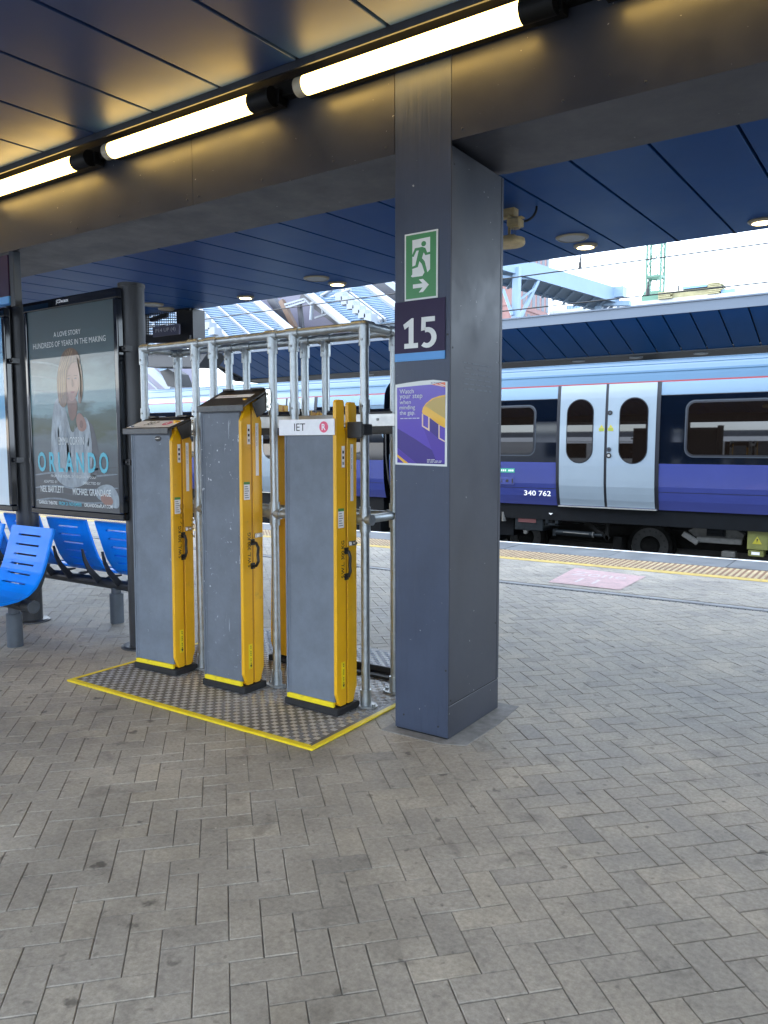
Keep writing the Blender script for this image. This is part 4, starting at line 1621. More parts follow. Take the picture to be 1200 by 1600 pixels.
art('dark', 6, [(75.5, 117.4), (78, 115.8), (80.5, 117.4), (78, 118.6)])
art('shade', 6, [(71.5, 117), (73, 117), (75, 131), (71, 131.5)])
art('lip', 6, [(68, 139), (72, 137.5), (77, 139), (72.5, 142)])
art('hair', 7, [(55, 80), (64, 68), (76, 67), (85, 78), (87, 96), (78, 90), (70, 94), (64, 108), (62, 132), (64, 158), (56, 166), (48, 154), (47, 112)])
art('hair', 7, [(82, 80), (89, 100), (90, 138), (85, 162), (80, 152), (84, 128), (84, 104)])
for k in range(8):
    u = 49 + k * 1.5
    w0 = 62 + k * 1.6
    art('blond' if k % 2 else 'hair', 8, [(w0, 70 + abs(k - 5)), (w0 + 1.6, 70 + abs(k - 5)), (u + 1.7 + k * .3, 104), (u + 1.4, 156 - k * 2.5), (u, 156 - k * 2.5), (u + k * .3, 104)], False)
for k in range(4):
    art('blond' if k % 2 else 'hair', 8, [(80 + k, 79 + 3 * k), (81.2 + k, 79 + 3 * k), (86.6 + k * .6, 118), (85.6 + k * .5, 150), (84.6 + k * .5, 150), (85.4 + k * .6, 118)], False)
for k in range(3):
    art('wave', 2, [(4, 82 + k * 24), (40, 88 + k * 24), (56, 97 + k * 20), (56, 99 + k * 20), (38, 91 + k * 24), (4, 85 + k * 24)])
for k in range(7):
    v = 262 + k * 11
    art('hem' if k % 2 else 'dark', 1, [(2, v + 4), (40, v - 3), (80, v + 5), (138, v - 2), (138, v + 1), (80, v + 8), (40, v), (2, v + 7)])
mb.build('printed_figure', [pc[k] for k in keys], sheet)
mb = MB()
LY = GY - .0032


def line(body, u, v, w, h, m=0, **k):
    x, z = ap(u, v)
    mb = MB()
    put_text(mb, body, (x, LY, z), X_, Z_, w=w / 140 * (GX1 - GX0), h=h / 335 * (GZ1 - GZ0), m=0, off=0, **k)
    mb.build('lettering', pc['cyan' if m else 'white'], sheet)


line('A LOVE STORY', 67, 47, 44, 8)
line('HUNDREDS OF YEARS IN THE MAKING', 68, 63, 118, 9)
line('EMMA CORRIN', 67, 226, 42, 13)
line('FROM THE NOVEL BY VIRGINIA WOOLF', 68, 281, 74, 4.5)
line('ADAPTED BY', 30, 291, 24, 4.5)
line('NEIL BARTLETT', 32, 307, 40, 11, bold=.01)
line('DIRECTED BY', 98, 291, 28, 4.5)
line('MICHAEL GRANDAGE', 97, 309, 60, 11, bold=.01)
line('GARRICK THEATRE', 24, 328, 32, 6, bold=.02)
line('FROM 26 NOVEMBER', 62, 328, 38, 6, m=1, bold=.02)
line('ORLANDOthePLAY.COM', 107, 328, 44, 6, bold=.02)
line('ORLANDO', 67, 272, 116, 34, m=1, spacing=1.5, bold=.025)

# next case, mostly outside the picture
t = poster_case(-7.23, -6.03, AZ0, AZ1, 'poster case with a pale blue sheet at the left edge', 'JCDecaux', .055)
m2 = grad_mat('pale_poster_print', [(1.0, (.62, .72, .78)), (1.5, (.50, .66, .78)), (1.8, (.12, .42, .70)), (2.1, (.30, .58, .78)), (2.52, (.04, .24, .52))], scale=2.5)
mb = MB().box(-7.19, -6.08, GY, GY + .01, GZ0, GZ1)
mb.build('poster_sheet', m2, t)

# hanging sign at the top left
t = thing('hanging_sign', 'purple and blue sign on a grey square post at the top left corner', 'sign', (-5.75, 3.34, 2.53))
mb = MB().box(-6.9, -5.622, 3.31, 3.36, 2.60, 2.90)
mb.build('panel', M['sign_purple'], t)
mb = MB().box(-6.9, -5.622, 3.308, 3.362, 2.545, 2.599)
mb.build('stripe', M['sign_blue'], t)
mb = MB().box(-5.619, -5.560, 3.318, 3.378, 2.52, 2.922)
mb.build('side_post', M['frame_grey'], t, bevel=.004)
mb = MB().box(-6.1, -6.02, 3.32, 3.36, 2.90, 2.93)
mb.build('hanger', M['frame_grey'], t)

# ================================================================== benches
SEATP = [(3.325, .872), (3.305, .80), (3.275, .71), (3.25, .63), (3.215, .545), (3.165, .465), (3.11, .418), (3.03, .392), (2.93, .384), (2.87, .386), (2.83, .375), (2.815, .355)]


def seat_mesh(mb, xc, w, prof, slots=True):
    """curved slatted shell with cut slots; prof = [(y, z)]"""
    # resample along arc length
    P = [Vector((0, y, z)) for y, z in prof]
    acc = [0]
    for a, b in zip(P, P[1:]):
        acc.append(acc[-1] + (b - a).length)
    tot = acc[-1]

    def pos(s):
        for i in range(len(P) - 1):
            if acc[i + 1] >= s - 1e-9:
                t = (s - acc[i]) / (acc[i + 1] - acc[i])
                return P[i].lerp(P[i + 1], max(0, min(1, t)))
        return P[-1]
    ss = [0]
    sl = []
    for k in range(6):
        c = .062 + k * .074
        sl.append((c, c + .014))
    bnd = sorted({0, tot} | {v for a in sl for v in a} | {tot * k / 22 for k in range(23) if not any(a - .008 < tot * k / 22 < b + .008 for a, b in sl)})
    th = .022
    xs = [-w / 2, -w / 2 + .012, -w * .27, w * .27, w / 2 - .012, w / 2]

    def nor(s):
        a, b = pos(max(0, s - .02)), pos(min(tot, s + .02))
        d = (b - a).normalized()
        return Vector((0, d.z, -d.y))      # towards the sitter, up
    for i in range(len(bnd) - 1):
        s0, s1 = bnd[i], bnd[i + 1]
        isl = slots and any(abs(s0 - a) < 1e-6 for a, b in sl)
        p0, p1, n0, n1 = pos(s0), pos(s1), nor(s0), nor(s1)
        if n0.z < 0 and n0.y > 0:
            n0, n1 = -n0, -n1
        for k in range(5):
            if isl and k == 2:
                continue
            xa, xb = xc + xs[k], xc + xs[k + 1]
            f = .006
            ea = f if k == 0 else 0
            eb = f if k == 4 else 0
            A = [Vector((xa, 0, 0)) + p0 - n0 * ea, Vector((xb, 0, 0)) + p0 - n0 * eb, Vector((xb, 0, 0)) + p1 - n1 * eb, Vector((xa, 0, 0)) + p1 - n1 * ea]
            B = [Vector((xa, 0, 0)) + p0 - n0 * th, Vector((xb, 0, 0)) + p0 - n0 * th, Vector((xb, 0, 0)) + p1 - n1 * th, Vector((xa, 0, 0)) + p1 - n1 * th]
            mb.add(A, [(0, 1, 2, 3)], 0, True)
            mb.add(B, [(3, 2, 1, 0)], 0, True)
            if k == 0:
                mb.add([A[0], A[3], B[3], B[0]], [(0, 1, 2, 3)])
            if k == 4:
                mb.add([A[1], A[2], B[2], B[1]], [(0, 1, 2, 3)])
            if i == 0 or (isl is False and k == 2 and slots and any(abs(s0 - b) < 1e-6 for a, b in sl)):
                mb.add([A[0], A[1], B[1], B[0]], [(0, 1, 2, 3)])
            if i == len(bnd) - 2 or (k == 2 and slots and any(abs(s1 - a) < 1e-6 for a, b in sl)):
                mb.add([A[3], A[2], B[2], B[3]], [(0, 1, 2, 3)])


def bench(name, label, xr, n, yb, flip, legs):
    """row of seats on a beam; local profile mirrored about y=3.12 when flip"""
    t = thing(name, label, 'bench', (xr - .6, yb, 0), 'blue slatted benches by the poster cases')

    def T(y):
        return yb + (y - 3.12) * (-1 if flip else 1)
    for k in range(n):
        xc = xr - .275 - k * .665
        mb = MB()
        seat_mesh(mb, xc, .55, [(T(y), z) for y, z in SEATP])
        seat = mb.build('seat', M['seat'], t)
        for s in (-.2, .2):
            m2 = MB()
            x = xc + s
            pr = [(3.12, .345), (3.17, .40), (3.235, .47), (3.275, .545), (3.30, .63), (3.315, .63), (3.30, .53), (3.262, .44), (3.21, .37), (3.18, .32)]
            m2.prism([(x - .009, T(y), z) for y, z in pr], (.018, 0, 0))
            m2.prism([(x - .009, T(y), z) for y, z in [(3.12, .345), (3.05, .372), (2.93, .366), (2.93, .352), (3.03, .345), (3.09, .31)]], (.018, 0, 0))
            m2.build('bracket', M['dark_metal'], seat, bevel=.002)
    xl = xr - n * .665
    mb = MB()
    mb.cyl((xl, yb, .325), (xr + .045, yb, .325), .043, n=24)
    mb.build('beam', M['dark_metal'], t)
    mb = MB().lathe((xr + .045, yb, .325), (1, 0, 0), [(-.002, .047), (.006, .047), (.006, .033), (.002, .032), (.002, .001)], n=24)
    mb.build('end_ring', M['leg_paint'], t)
    for lx in legs:
        mb = MB()
        mb.cyl((lx, yb, .0), (lx, yb, .245), .056, n=28)
        mb.lathe((lx, yb, .245), (0, 0, 1), [(0, .056), (.004, .054), (.004, .04)], n=28)
        mb.cyl((lx, yb, .248), (lx, yb, .30), .040, n=20)
        mb.build('leg', M['leg_paint'], t)
    return t


bench('slatted_bench', 'near blue slatted bench facing the paving, cut by the left edge', -5.205, 4, 3.12, False, [-5.42, -7.2])
bench('slatted_bench', 'rear blue slatted bench behind the teal poster case, its back to the paving', -4.86, 5, 4.02, True, [-5.425, -7.6])

# ================================================================== train
TY = 14.2
PROF = [(14.32, .275, 0), (14.26, .45, 0), (14.215, .70, 0), (14.20, 1.115, 1), (14.203, 1.5, 1), (14.215, 1.9, 1), (14.238, 2.33, 2), (14.262, 2.565, 3), (14.272, 2.592, 4),
        (14.33, 2.70, 4), (14.43, 2.80, 4), (14.58, 2.885, 4), (14.78, 2.965, 4), (15.02, 3.03, 4), (15.3, 3.075, 4), (15.7, 3.10, 4), (16.2, 3.09, 4), (16.6, 3.02, 4), (16.9, 2.85, 4), (17.0, 2.5, 2), (17.05, 1.1, 0), (16.95, .275, 0)]


def yp(z):
    for (y0, z0, _), (y1, z1, _) in zip(PROF, PROF[1:]):
        if z0 <= z <= z1:
            return y0 + (y1 - y0) * (z - z0) / (z1 - z0)
    return PROF[0][0] if z < .3 else PROF[8][0]


t = thing('passenger_train', 'purple, black and pale silver train with carriage number 340 762 beyond the platform edge', 'train', (-8, 15.6, -.915))
TMATS = [M['train_purple'], M['train_black'], M['train_silver'], M['train_red'], M['train_roof'], M['under']]


def body(x0, x1):
    mb = MB()
    for (y0, z0, m), (y1, z1, _) in zip(PROF, PROF[1:]):
        mb.add([(x0, y0, z0), (x1, y0, z0), (x1, y1, z1), (x0, y1, z1)], [(0, 1, 2, 3)], m, True)
    for x, rv in ((x0, 0), (x1, 1)):
        pts = [(x, y, z) for y, z, _ in PROF]
        mb.add(pts, [tuple(range(len(pts)))[::-1] if rv else tuple(range(len(pts)))], 1)
    mb.add([(x0, 14.32, .275), (x1, 14.32, .275), (x1, 16.95, .275), (x0, 16.95, .275)], [(3, 2, 1, 0)], 5)
    return mb


XE = -9.46


def strip(mb, zs, xl, xr, off, m=0, smooth=True):
    for a, b in zip(zs, zs[1:]):
        mb.add([(xl(a), yp(a) - off, a), (xr(a), yp(a) - off, a), (xr(b), yp(b) - off, b), (xl(b), yp(b) - off, b)], [(0, 1, 2, 3)], m, smooth)


def edge_band(mb, zs, x, sx, off, m=0):
    """side wall of a proud panel"""
    for a, b in zip(zs, zs[1:]):
        mb.add([(x, yp(a) - off, a), (x, yp(a), a), (x, yp(b), b), (x, yp(b) - off, b)], [(0, 1, 2, 3)], m)


def lin(a, b, n):
    return [a + (b - a) * i / n for i in range(n + 1)]


def rounded(x0, x1, z0, z1, r):
    n = 8
    zs = [z0 + r - r * math.cos(i * math.pi / 2 / n) for i in range(n + 1)] + lin(z0 + r, z1 - r, 6)[1:] + [z1 - r + r * math.sin(i * math.pi / 2 / n) for i in range(1, n + 1)]

    def ins(z):
        if z < z0 + r:
            d = z0 + r - z
        elif z > z1 - r:
            d = z - (z1 - r)
        else:
            return 0
        return r - math.sqrt(max(0, r * r - d * d))
    return zs, lambda z: x0 + ins(z), lambda z: x1 - ins(z)


def carriage(x0, x1, doors, wins, near):
    bd = body(x0, x1).build('carriage_body', TMATS, t)
    m2 = MB()
    # lower body seam, gutter line
    for z, h in ((.60, .010), (2.325, .012)):
        zs = [z, z + h]
        strip(m2, zs, lambda q: x0 + .02, lambda q: x1 - .02, .0015)
    for z in (2.76, 2.93, 3.02):
        zs = [z, z + .012]
        yy = 0
        for (ya, za, _), (yb, zb, _) in zip(PROF[8:15], PROF[9:16]):
            if za <= z <= zb:
                yy = ya + (yb - ya) * (z - za) / (zb - za)
        m2.box(x0 + .05, x1 - .05, yy - .012, yy + .06, z - .006, z + .006, 1)
    m2.build('seam', [M['gasket'], M['train_roof']], bd)
    for a, mid, b in doors:
        zs = lin(.285, 2.575, 16)
        for x in (a, mid, b):
            pads = MB()
            w = .026 if x == mid else .034
            strip(pads, zs, lambda z, x=x, w=w: x - w, lambda z, x=x, w=w: x + w, .013)
            edge_band(pads, zs, x + w, 1, .013)
            edge_band(pads, zs, x - w, -1, .013)
            pads.build('door_seal', M['gasket'], t)
        st = MB().box(a, b, yp(.29) - .05, yp(.29) + .03, .262, .282)
        st.build('door_step', M['alu'], t)
        for k, (xa, xb) in enumerate(((a + .034, mid - .026), (mid + .026, b - .034))):
            d = MB()
            zs = lin(.295, 2.568, 18)
            strip(d, zs, lambda z: xa, lambda z: xb, .022)
            edge_band(d, zs, xa, -1, .022)
            edge_band(d, zs, xb, 1, .022)
            do = d.build('door', M['train_door'], t)
            cx = (xa + xb) / 2 + (-.04 if k == 0 else .04)
            g = MB()
            zz, l, r = rounded(cx - .262, cx + .262, 1.105, 2.312, .26)
            strip(g, zz, l, r, .025, 0)
            zz, l, r = rounded(cx - .245, cx + .245, 1.122, 2.295, .243)
            strip(g, zz, l, r, .029, 1, False)
            g.build('door_window', [M['gasket'], M['glass']], do)
            s_ = MB()
            xs = mid - .15 if k == 0 else mid + .05
            sgn_ = -1 if k == 0 else 1
            xx = mid + sgn_ * .085
            s_.box(xx - .05, xx + .05, yp(1.73) - .026, yp(1.73) - .022, 1.705, 1.765, 0)
            s_.prism([(xx - .035, yp(1.78) - .026, 1.77), (xx + .035, yp(1.78) - .026, 1.77), (xx, yp(1.8) - .026, 1.825)], (0, .003, 0), 0)
            for q in range(3):
                s_.box(xx - .04, xx + .04, yp(1.73) - .0272, yp(1.73) - .0265, 1.715 + q * .016, 1.722 + q * .016, 1)
            s_.build('warning_sticker', [M['warn_yellow'], M['green_ink']], do)
            if k == 1:
                b_ = MB()
                for z, rr, mm in ((2.04, .045, 0), (1.365, .045, 1), (1.255, .05, 0)):
                    y0 = yp(z) - .022
                    b_.cyl((xx - .02, y0 + .002, z), (xx - .02, y0 - .008, z), rr, n=18, m=mm)
                    b_.cyl((xx - .02, y0 - .008, z), (xx - .02, y0 - .011, z), rr * .5, n=14, m=2 if z < 1.3 else (1 if z > 2 else 0))
                b_.build('door_button', [M['ink'], M['frame_grey'], M['alu']], do)
    for a, b in wins:
        g = MB()
        zz, l, r = rounded(a, b, 1.232, 2.232, .16)
        strip(g, zz, l, r, .006, 0)
        zz, l, r = rounded(a + .022, b - .022, 1.254, 2.21, .145)
        strip(g, zz, l, r, .010, 1)
        fr = g.build('window', [M['frame_grey'], M['gasket']], t)
        g = MB()
        zz, l, r = rounded(a + .05, b - .05, 1.282, 2.182, .12)
        strip(g, zz, l, r, .014, 0, False)
        g.build('pane', M['glass'], fr)
    # solebar and skirt
    u = MB()
    u.box(x0 + .1, x1 - .1, 14.36, 14.5, -.02, .272)
    u.box(x0 + .1, x1 - .1, 14.5, 16.8, .05, .272)
    u.build('solebar', M['under'], t)


carriage(XE, 6.0, [(-5.56, -4.63, -3.70)], [(-8.65, -6.02), (-3.24, -.75), (-.45, 2.1)], True)
carriage(-31.0, XE - .16, [(-13.36, -12.45, -11.56), (-21.3, -20.4, -19.5)], [(-11.2, -10.15), (-16.4, -13.75), (-19.2, -16.7)], False)
# pale car end with the slanted end of the black band
mb = MB()
xe2 = XE - .16
mb.add([(xe2 - .001, yp(2.325) - .003, 2.325), (-10.02, yp(2.325) - .003, 2.325), (xe2 - .001, yp(1.60) - .003, 1.60)], [(0, 1, 2)], 0)
mb.add([(XE + .001, yp(2.325) - .003, 2.325), (XE + .001, yp(1.117) - .003, 1.117), (XE + .30, yp(1.117) - .003, 1.117), (XE + .30, yp(2.325) - .003, 2.325)], [(0, 1, 2, 3)], 0)
mb.build('end_panel', M['train_silver'], t)
mb = MB().box(xe2 + .0, XE - .0, 14.55, 16.7, .2, 2.85)
mb.build('gangway', M['rubber'], t)
mb = MB()
mb.tube([Vector((XE - .05, 14.16, 2.2)), Vector((XE - .06, 14.15, 1.7)), Vector((XE - .04, 14.13, 1.2)), Vector((XE + .02, 14.14, .7)), Vector((XE + .10, 14.2, .3))], .016, n=8)
mb.build('jumper_cable', M['cable'], t)
# lettering and plates on the near carriage
mb = MB()
put_text(mb, '340 762', (-5.98, yp(.575) - .006, .455), X_, Z_, w=.56, h=.10, off=.001, bold=.01)
mb.build('carriage_number', M['label'], t)
mb = MB()
y0 = yp(.95)
mb.box(-6.78, -6.46, y0 - .004, y0, .90, .985, 0)
for q in range(7):
    if q != 3:
        mb.box(-6.75 + q * .04, -6.725 + q * .04, y0 - .0055, y0 - .004, .925, .96, 1)
mb.build('green_notice', [M['signal_green'], M['label']], t)
mb = MB().box(-6.77, -6.47, yp(.75) - .006, yp(.75) + .01, .66, .81, 0)
mb.box(-6.745, -6.73, yp(.75) - .009, yp(.75) - .006, .69, .78, 1).box(-6.52, -6.49, yp(.75) - .009, yp(.75) - .006, .69, .78, 1)
mb.cyl((-6.62, yp(.75) - .006, .735), (-6.62, yp(.75) - .012, .735), .03, n=12, m=1)
mb.build('access_panel', [M['train_purple'], M['ink']], t)
# bogie and underframe of the near carriage


def wheel(x):
    mb = MB()
    c = (x, 14.93, -.46)
    mb.lathe(c, (0, -1, 0), [(-.10, .46), (-.03, .46), (-.03, .425), (.05, .42), (.06, .40), (.06, .345)], n=40, m=0)
    o = mb.build('wheel', M['bogie'], t)
    mb = MB()
    mb.lathe(c, (0, -1, 0), [(.045, .345), (.052, .34), (.052, .19), (.045, .185)], n=40, m=0)
    mb.lathe(c, (0, -1, 0), [(.03, .19), (.05, .18), (.10, .15), (.11, .10), (.11, .001)], n=30, m=1)
    for k in range(16):
        a = k * math.pi / 8
        p = Vector((x + .285 * math.cos(a), 14.93 - .0525, -.46 + .285 * math.sin(a)))
        mb.cyl(p, p + Vector((0, -.003, 0)), .020, n=10, m=2)
    mb.build('brake_disc', [M['wheel_disc'], M['bogie'], M['ink']], o)


for x in (-3.96, -1.30, -6.5):
    wheel(x)
mb = MB()
mb.box(-4.9, -.4, 15.12, 15.3, -.42, -.10)
mb.box(-4.58, -4.42, 14.62, 15.1, -.62, -.30)
mb.bar((-5.10, 14.5, -.02), (-4.62, 14.5, -.34), .06, .07)
mb.bar((-4.66, 14.5, -.02), (-4.66, 14.5, -.36), .06, .06)
mb.box(-6.0, -4.4, 14.55, 14.7, -.05, .0)
mb.box(-6.5, -1.5, 15.1, 16.6, -.5, -.15)
mb.build('bogie_frame', M['bogie'], t)
mb = MB()
mb.cyl((-5.66, 14.46, -.265), (-4.92, 14.46, -.275), .055, n=16)
mb.cyl((-4.92, 14.46, -.275), (-4.74, 14.46, -.277), .03, n=12)
mb.box(-5.72, -5.66, 14.42, 14.52, -.34, -.20)
mb.build('damper', M['under_box'], t)
mb = MB().cyl((-5.50, 14.402, -.252), (-4.99, 14.402, -.262), .012, n=8).cyl((-4.93, 14.46, -.275), (-4.91, 14.46, -.275), .057, n=14)
mb.build('damper_painted_highlight', M['brake_grey'], t)  # pale rod and end band, the rod modelling a highlight along the damper
mb = MB()
mb.box(-6.52, -5.92, 14.38, 14.9, -.26, .04)
eq = mb.build('equipment_box', M['under_box'], t, bevel=.01)
mb = MB().box(-6.44, -6.06, 14.370, 14.379, -.10, .00)
mb.build('red_panel', M['dull_red'], eq)
mb = MB().cyl((-6.29, 14.45, -.30), (-6.29, 14.38, -.30), .04, n=10).box(-6.35, -6.23, 14.4, 14.5, -.28, -.25)
mb.build('cock', M['brake_grey'], eq)
mb = MB().box(-5.86, -5.80, 14.37, 14.5, -.12, .02).box(-5.66, -5.60, 14.37, 14.5, -.12, .02).box(-5.86, -5.60, 14.37, 14.5, -.13, -.09)
mb.build('lifting_bracket', M['under_box'], t)
mb = MB().prism([(-5.79, 14.355, .115), (-5.70, 14.355, .115), (-5.745, 14.355, .075)], (0, .003, 0))
mb.build('jacking_mark', M['label'], t)
mb = MB()
mb.prism([(-3.22, 14.6, -.10), (-3.05, 14.6, .0), (-2.45, 14.6, .0), (-2.28, 14.6, -.12), (-2.30, 14.6, -.22), (-3.1, 14.6, -.20)], (0, .2, 0))
mb.box(-3.05, -2.30, 14.52, 14.6, -.29, -.19)
mb.bar((-3.28, 14.5, -.14), (-3.02, 14.5, -.30), .05, .10)
mb.box(-2.62, -2.40, 14.5, 14.7, -.52, -.42)
mb.build('brake_unit', M['brake_grey'], t, bevel=.008)
mb = MB().box(-2.88, -2.58, 14.5, 14.599, -.16, .03).cyl((-2.85, 14.49, -.07), (-2.62, 14.49, -.07), .06, n=14)
mb.build('brake_cylinder', M['under'], t)
mb = MB().box(-2.20, -1.88, 14.42, 14.75, -.34, -.02).box(-2.18, -1.94, 14.43, 14.7, -.46, -.35)
lb = mb.build('isolating_box', M['lime'], t, bevel=.006)
mb = MB()
mb.prism([(-2.12, 14.418, -.24), (-1.97, 14.418, -.24), (-2.045, 14.418, -.11)], (0, -.001, 0), 0)
mb.prism([(-2.055, 14.416, -.15), (-2.03, 14.416, -.15), (-2.05, 14.416, -.22)], (0, -.001, 0), 1)
mb.box(-2.13, -2.0, 14.427, 14.4295, -.43, -.38, 2)
mb.build('warning_mark', [M['warn_yellow'], M['ink'], M['label']], lb)
mb = MB()
for dy, dz in ((0, 0), (.05, .05), (.08, -.04)):
    mb.tube([Vector((-2.1, 14.5 + dy, .05 + dz)), Vector((-1.8, 14.48 + dy, .05 + dz)), Vector((-1.62, 14.47 + dy, -.02 + dz)), Vector((-1.6, 14.5 + dy, -.18 + dz)), Vector((-1.86, 14.5 + dy, -.24 + dz))], .018, n=8)
mb.box(-1.82, -1.70, 14.40, 14.46, .02, .06, 1)
mb.cyl((-1.58, 14.4, .2), (-1.56, 14.4, .06), .035, .012, n=10, m=1)
mb.build('cables', [M['cable'], M['label']], t)
MB().box(-1.50, 1.0, 14.42, 14.9, -.40, .10).build('equipment_case', M['under'], t)
MB().box(-6.95, -6.6, 14.5, 14.9, -.4, .1).build('equipment_case', M['under'], t)
mb = MB().tube([Vector((-6.95, 14.42, .1)), Vector((-6.75, 14.40, .12)), Vector((-6.62, 14.41, .02))], .02, n=8)
mb.build('equipment_case', M['under'], t)
mb = MB().cyl((-6.78, 14.38, .09), (-6.76, 14.38, -.10), .03, .045, n=12)
mb.build('sand_pipe', M['brake_grey'], t)
mb = MB().box(-9.2, -7.0, 14.45, 16.7, -.55, .05).box(-30, -9.9, 14.5, 16.7, -.55, .05)
mb.build('underfloor_case', M['under'], t)

# train on the track behind the camera (seen mirrored in the near train's windows)
t2 = thing('white_train', 'white train on the opposite track, seen mirrored in the purple train', 'train', (-4, -7.2, -.915))
mb = MB()
mb.box(-22, -1.2, -8.5, -5.75, -.2, 2.55, 0)
mb.prism([(-22, -5.75, 2.55), (-22, -6.1, 2.95), (-22, -8.1, 2.95), (-22, -8.5, 2.55)], (20.8, 0, 0), 0)
mb.build('carriage_body', M['label'], t2, bevel=.05)
mb = MB()
for a, b in ((-3.6, -1.6), (-6.2, -4.2), (-8.8, -6.8), (-11.4, -9.4), (-14, -12)):
    mb.box(a, b, -5.75, -5.74, 1.1, 1.95)
mb.build('window', M['glass'], t2)

t2 = thing('opposite_canopy', 'canopy behind the white train, seen mirrored in the purple train', 'canopy', (-10, -19, 3.4))
mb = MB().box(-50, 40, -25, -13.5, 3.45, 3.65).box(-50, 40, -18.6, -18.0, 2.95, 3.45)
mb.build('roof', M['blue'], t2)
MB().box(-50, 40, -13.5, -13.4, 3.40, 3.75).build('fascia', M['fascia'], t2)
for x in (-17.5, -11.5, -5.5, .5):
    MB().box(x - .2, x + .2, -18.5, -18.1, -1.1, 2.95).build('column', M['clad'], t2)
for k in range(-7, 5):
    dup(tube0, (k * 1.565, -17.90, 3.32), label='lit tube lamp under the opposite canopy, mirrored in the train windows').rotation_euler = (0, 0, R_(0))

# ================================================================== overhead wires


def wire(z, y, label, clamps):
    t = thing('overhead_wire', label, 'overhead wire', (-4, y, z), 'overhead wires above the track')
    MB().cyl((-40, y, z - .13), (20, y, z + .08), .011, n=8).build('cable', M['cable'], t)
    for x in clamps:
        zz = z - .13 + .21 * (x + 40) / 60
        mb = MB()
        mb.cyl((x, y, zz), (x, y, zz + .10), .034, .028, n=8)
        mb.cyl((x, y, zz + .10), (x + .01, y, zz + .26), .018, .006, n=6)
        mb.tube([Vector((x, y, zz + .1)), Vector((x + .06, y, zz + .22)), Vector((x + .14, y, zz + .22)), Vector((x + .16, y, zz + .1))], .005, n=5)
        mb.build('clamp', M['cable'], t)


wire(4.36, 12.6, 'upper overhead wire crossing the white sky right of the pillar', [-4.61])
wire(3.806, 12.6, 'lower overhead wire just above the far canopy\'s pale edge', [-3.50, -6.6])

# ================================================================== far canopy
t = thing('far_canopy', 'far platform canopy with a pale grey edge and sloping blue soffit', 'canopy', (-6, 19, 3.6))
FX0, FX1 = -18.6, 9.0
mb = MB().box(FX0, FX1, 17.0, 17.05, 4.175, 4.40)
mb.box(FX0, FX1, 17.05, 23, 4.395, 4.42)
mb.box(FX0, FX1, 16.97, 17.0, 4.385, 4.415)
mb.build('fascia', M['fascia'], t)
mb = MB()
k = -60
while True:
    xa = -2.2 + .555 * k
    if xa > 8.4:
        break
    if xa > FX0:
        a, b = xa + .018, xa + .537
        y0, y1, z0, z1 = 17.06, 18.86, 4.17, 3.61
        vs = [(a, y0, z0), (b, y0, z0), (b, y1, z1), (a, y1, z1), (a, y0, z0 + .06), (b, y0, z0 + .06), (b, y1, z1 + .06), (a, y1, z1 + .06)]
        mb.add(vs, [(3, 2, 1, 0), (4, 5, 6, 7), (0, 1, 5, 4), (1, 2, 6, 5), (2, 3, 7, 6), (3, 0, 4, 7)])
    k += 1
mb.build('sloping_soffit', M['blue_far'], t)
mb = MB()
mb.prism([(FX0, 17.06, 4.235), (FX0, 18.87, 3.672), (FX0, 18.87, 3.80), (FX0, 17.06, 4.36)], (FX1 - FX0, 0, 0))
mb.box(FX0, FX1, 18.865, 25, 3.58, 3.66)
mb.build('flat_soffit', M['far_dark'], t)
for x in (-13.6, -11.9, -9.4, -7.05, -5.6, -4.1, -2.4, -1.9):
    MB().lathe((x, 19.3, 3.58), (0, 0, -1), [(0, .16), (.03, .16), (.04, .1), (.04, .001)], n=20).build('soffit_light', M['speaker'], t)
for x in (-17.6, -11.6, -5.6, .4):
    MB().box(x - .2, x + .2, 20.4, 20.8, 0, 3.6).build('column', M['clad'], t)
# dark end of that canopy
mb = MB().prism([(FX0 - .02, 17.0, 4.42), (FX0 - .02, 23, 4.42), (FX0 - .02, 23, 3.55), (FX0 - .02, 18.8, 3.55)], (-.1, 0, 0))
mb.build('end_cap', M['far_dark'], t)
# dark roof block left of the far canopy
t = thing('dark_gantry', 'dark hanging gantry block at the left end of the far canopy', 'gantry', at(270, 562, 16.4))
mb = MB()
a, b = at(222, 549, 16.4), at(326, 549, 16.4)
c, d = at(309, 573, 16.4), at(222, 573, 16.4)
mb.prism([a, b, c, d], (0, .8, 0))
mb.build('beam', M['far_dark'], t)
mb = MB()
a, b = at(224, 553, 16.38), at(322, 551, 16.38)
mb.bar(a, b, .02, .05)
mb.build('edge_strip', M['frame_grey'], t)
mb = MB()
p, q = at(252, 583, 17.2), at(272, 600, 17.2)
mb.prism([at(250, 580, 17.2), at(262, 576, 17.2), at(276, 584, 17.2), at(284, 604, 17.2), at(262, 604, 17.2)], (0, .5, 0))
mb.build('lamp_housing', M['far_dark'], t)

# signal cage hung from the canopy edge
t = thing('signal_cage', 'black mesh signal cage with a P14 UP (4) plate, hanging beside the round post', 'signal cage', (-10.3, 8.5, 3.6))
SY = 8.5


def sg(u, v):
    return at(u, v, SY)


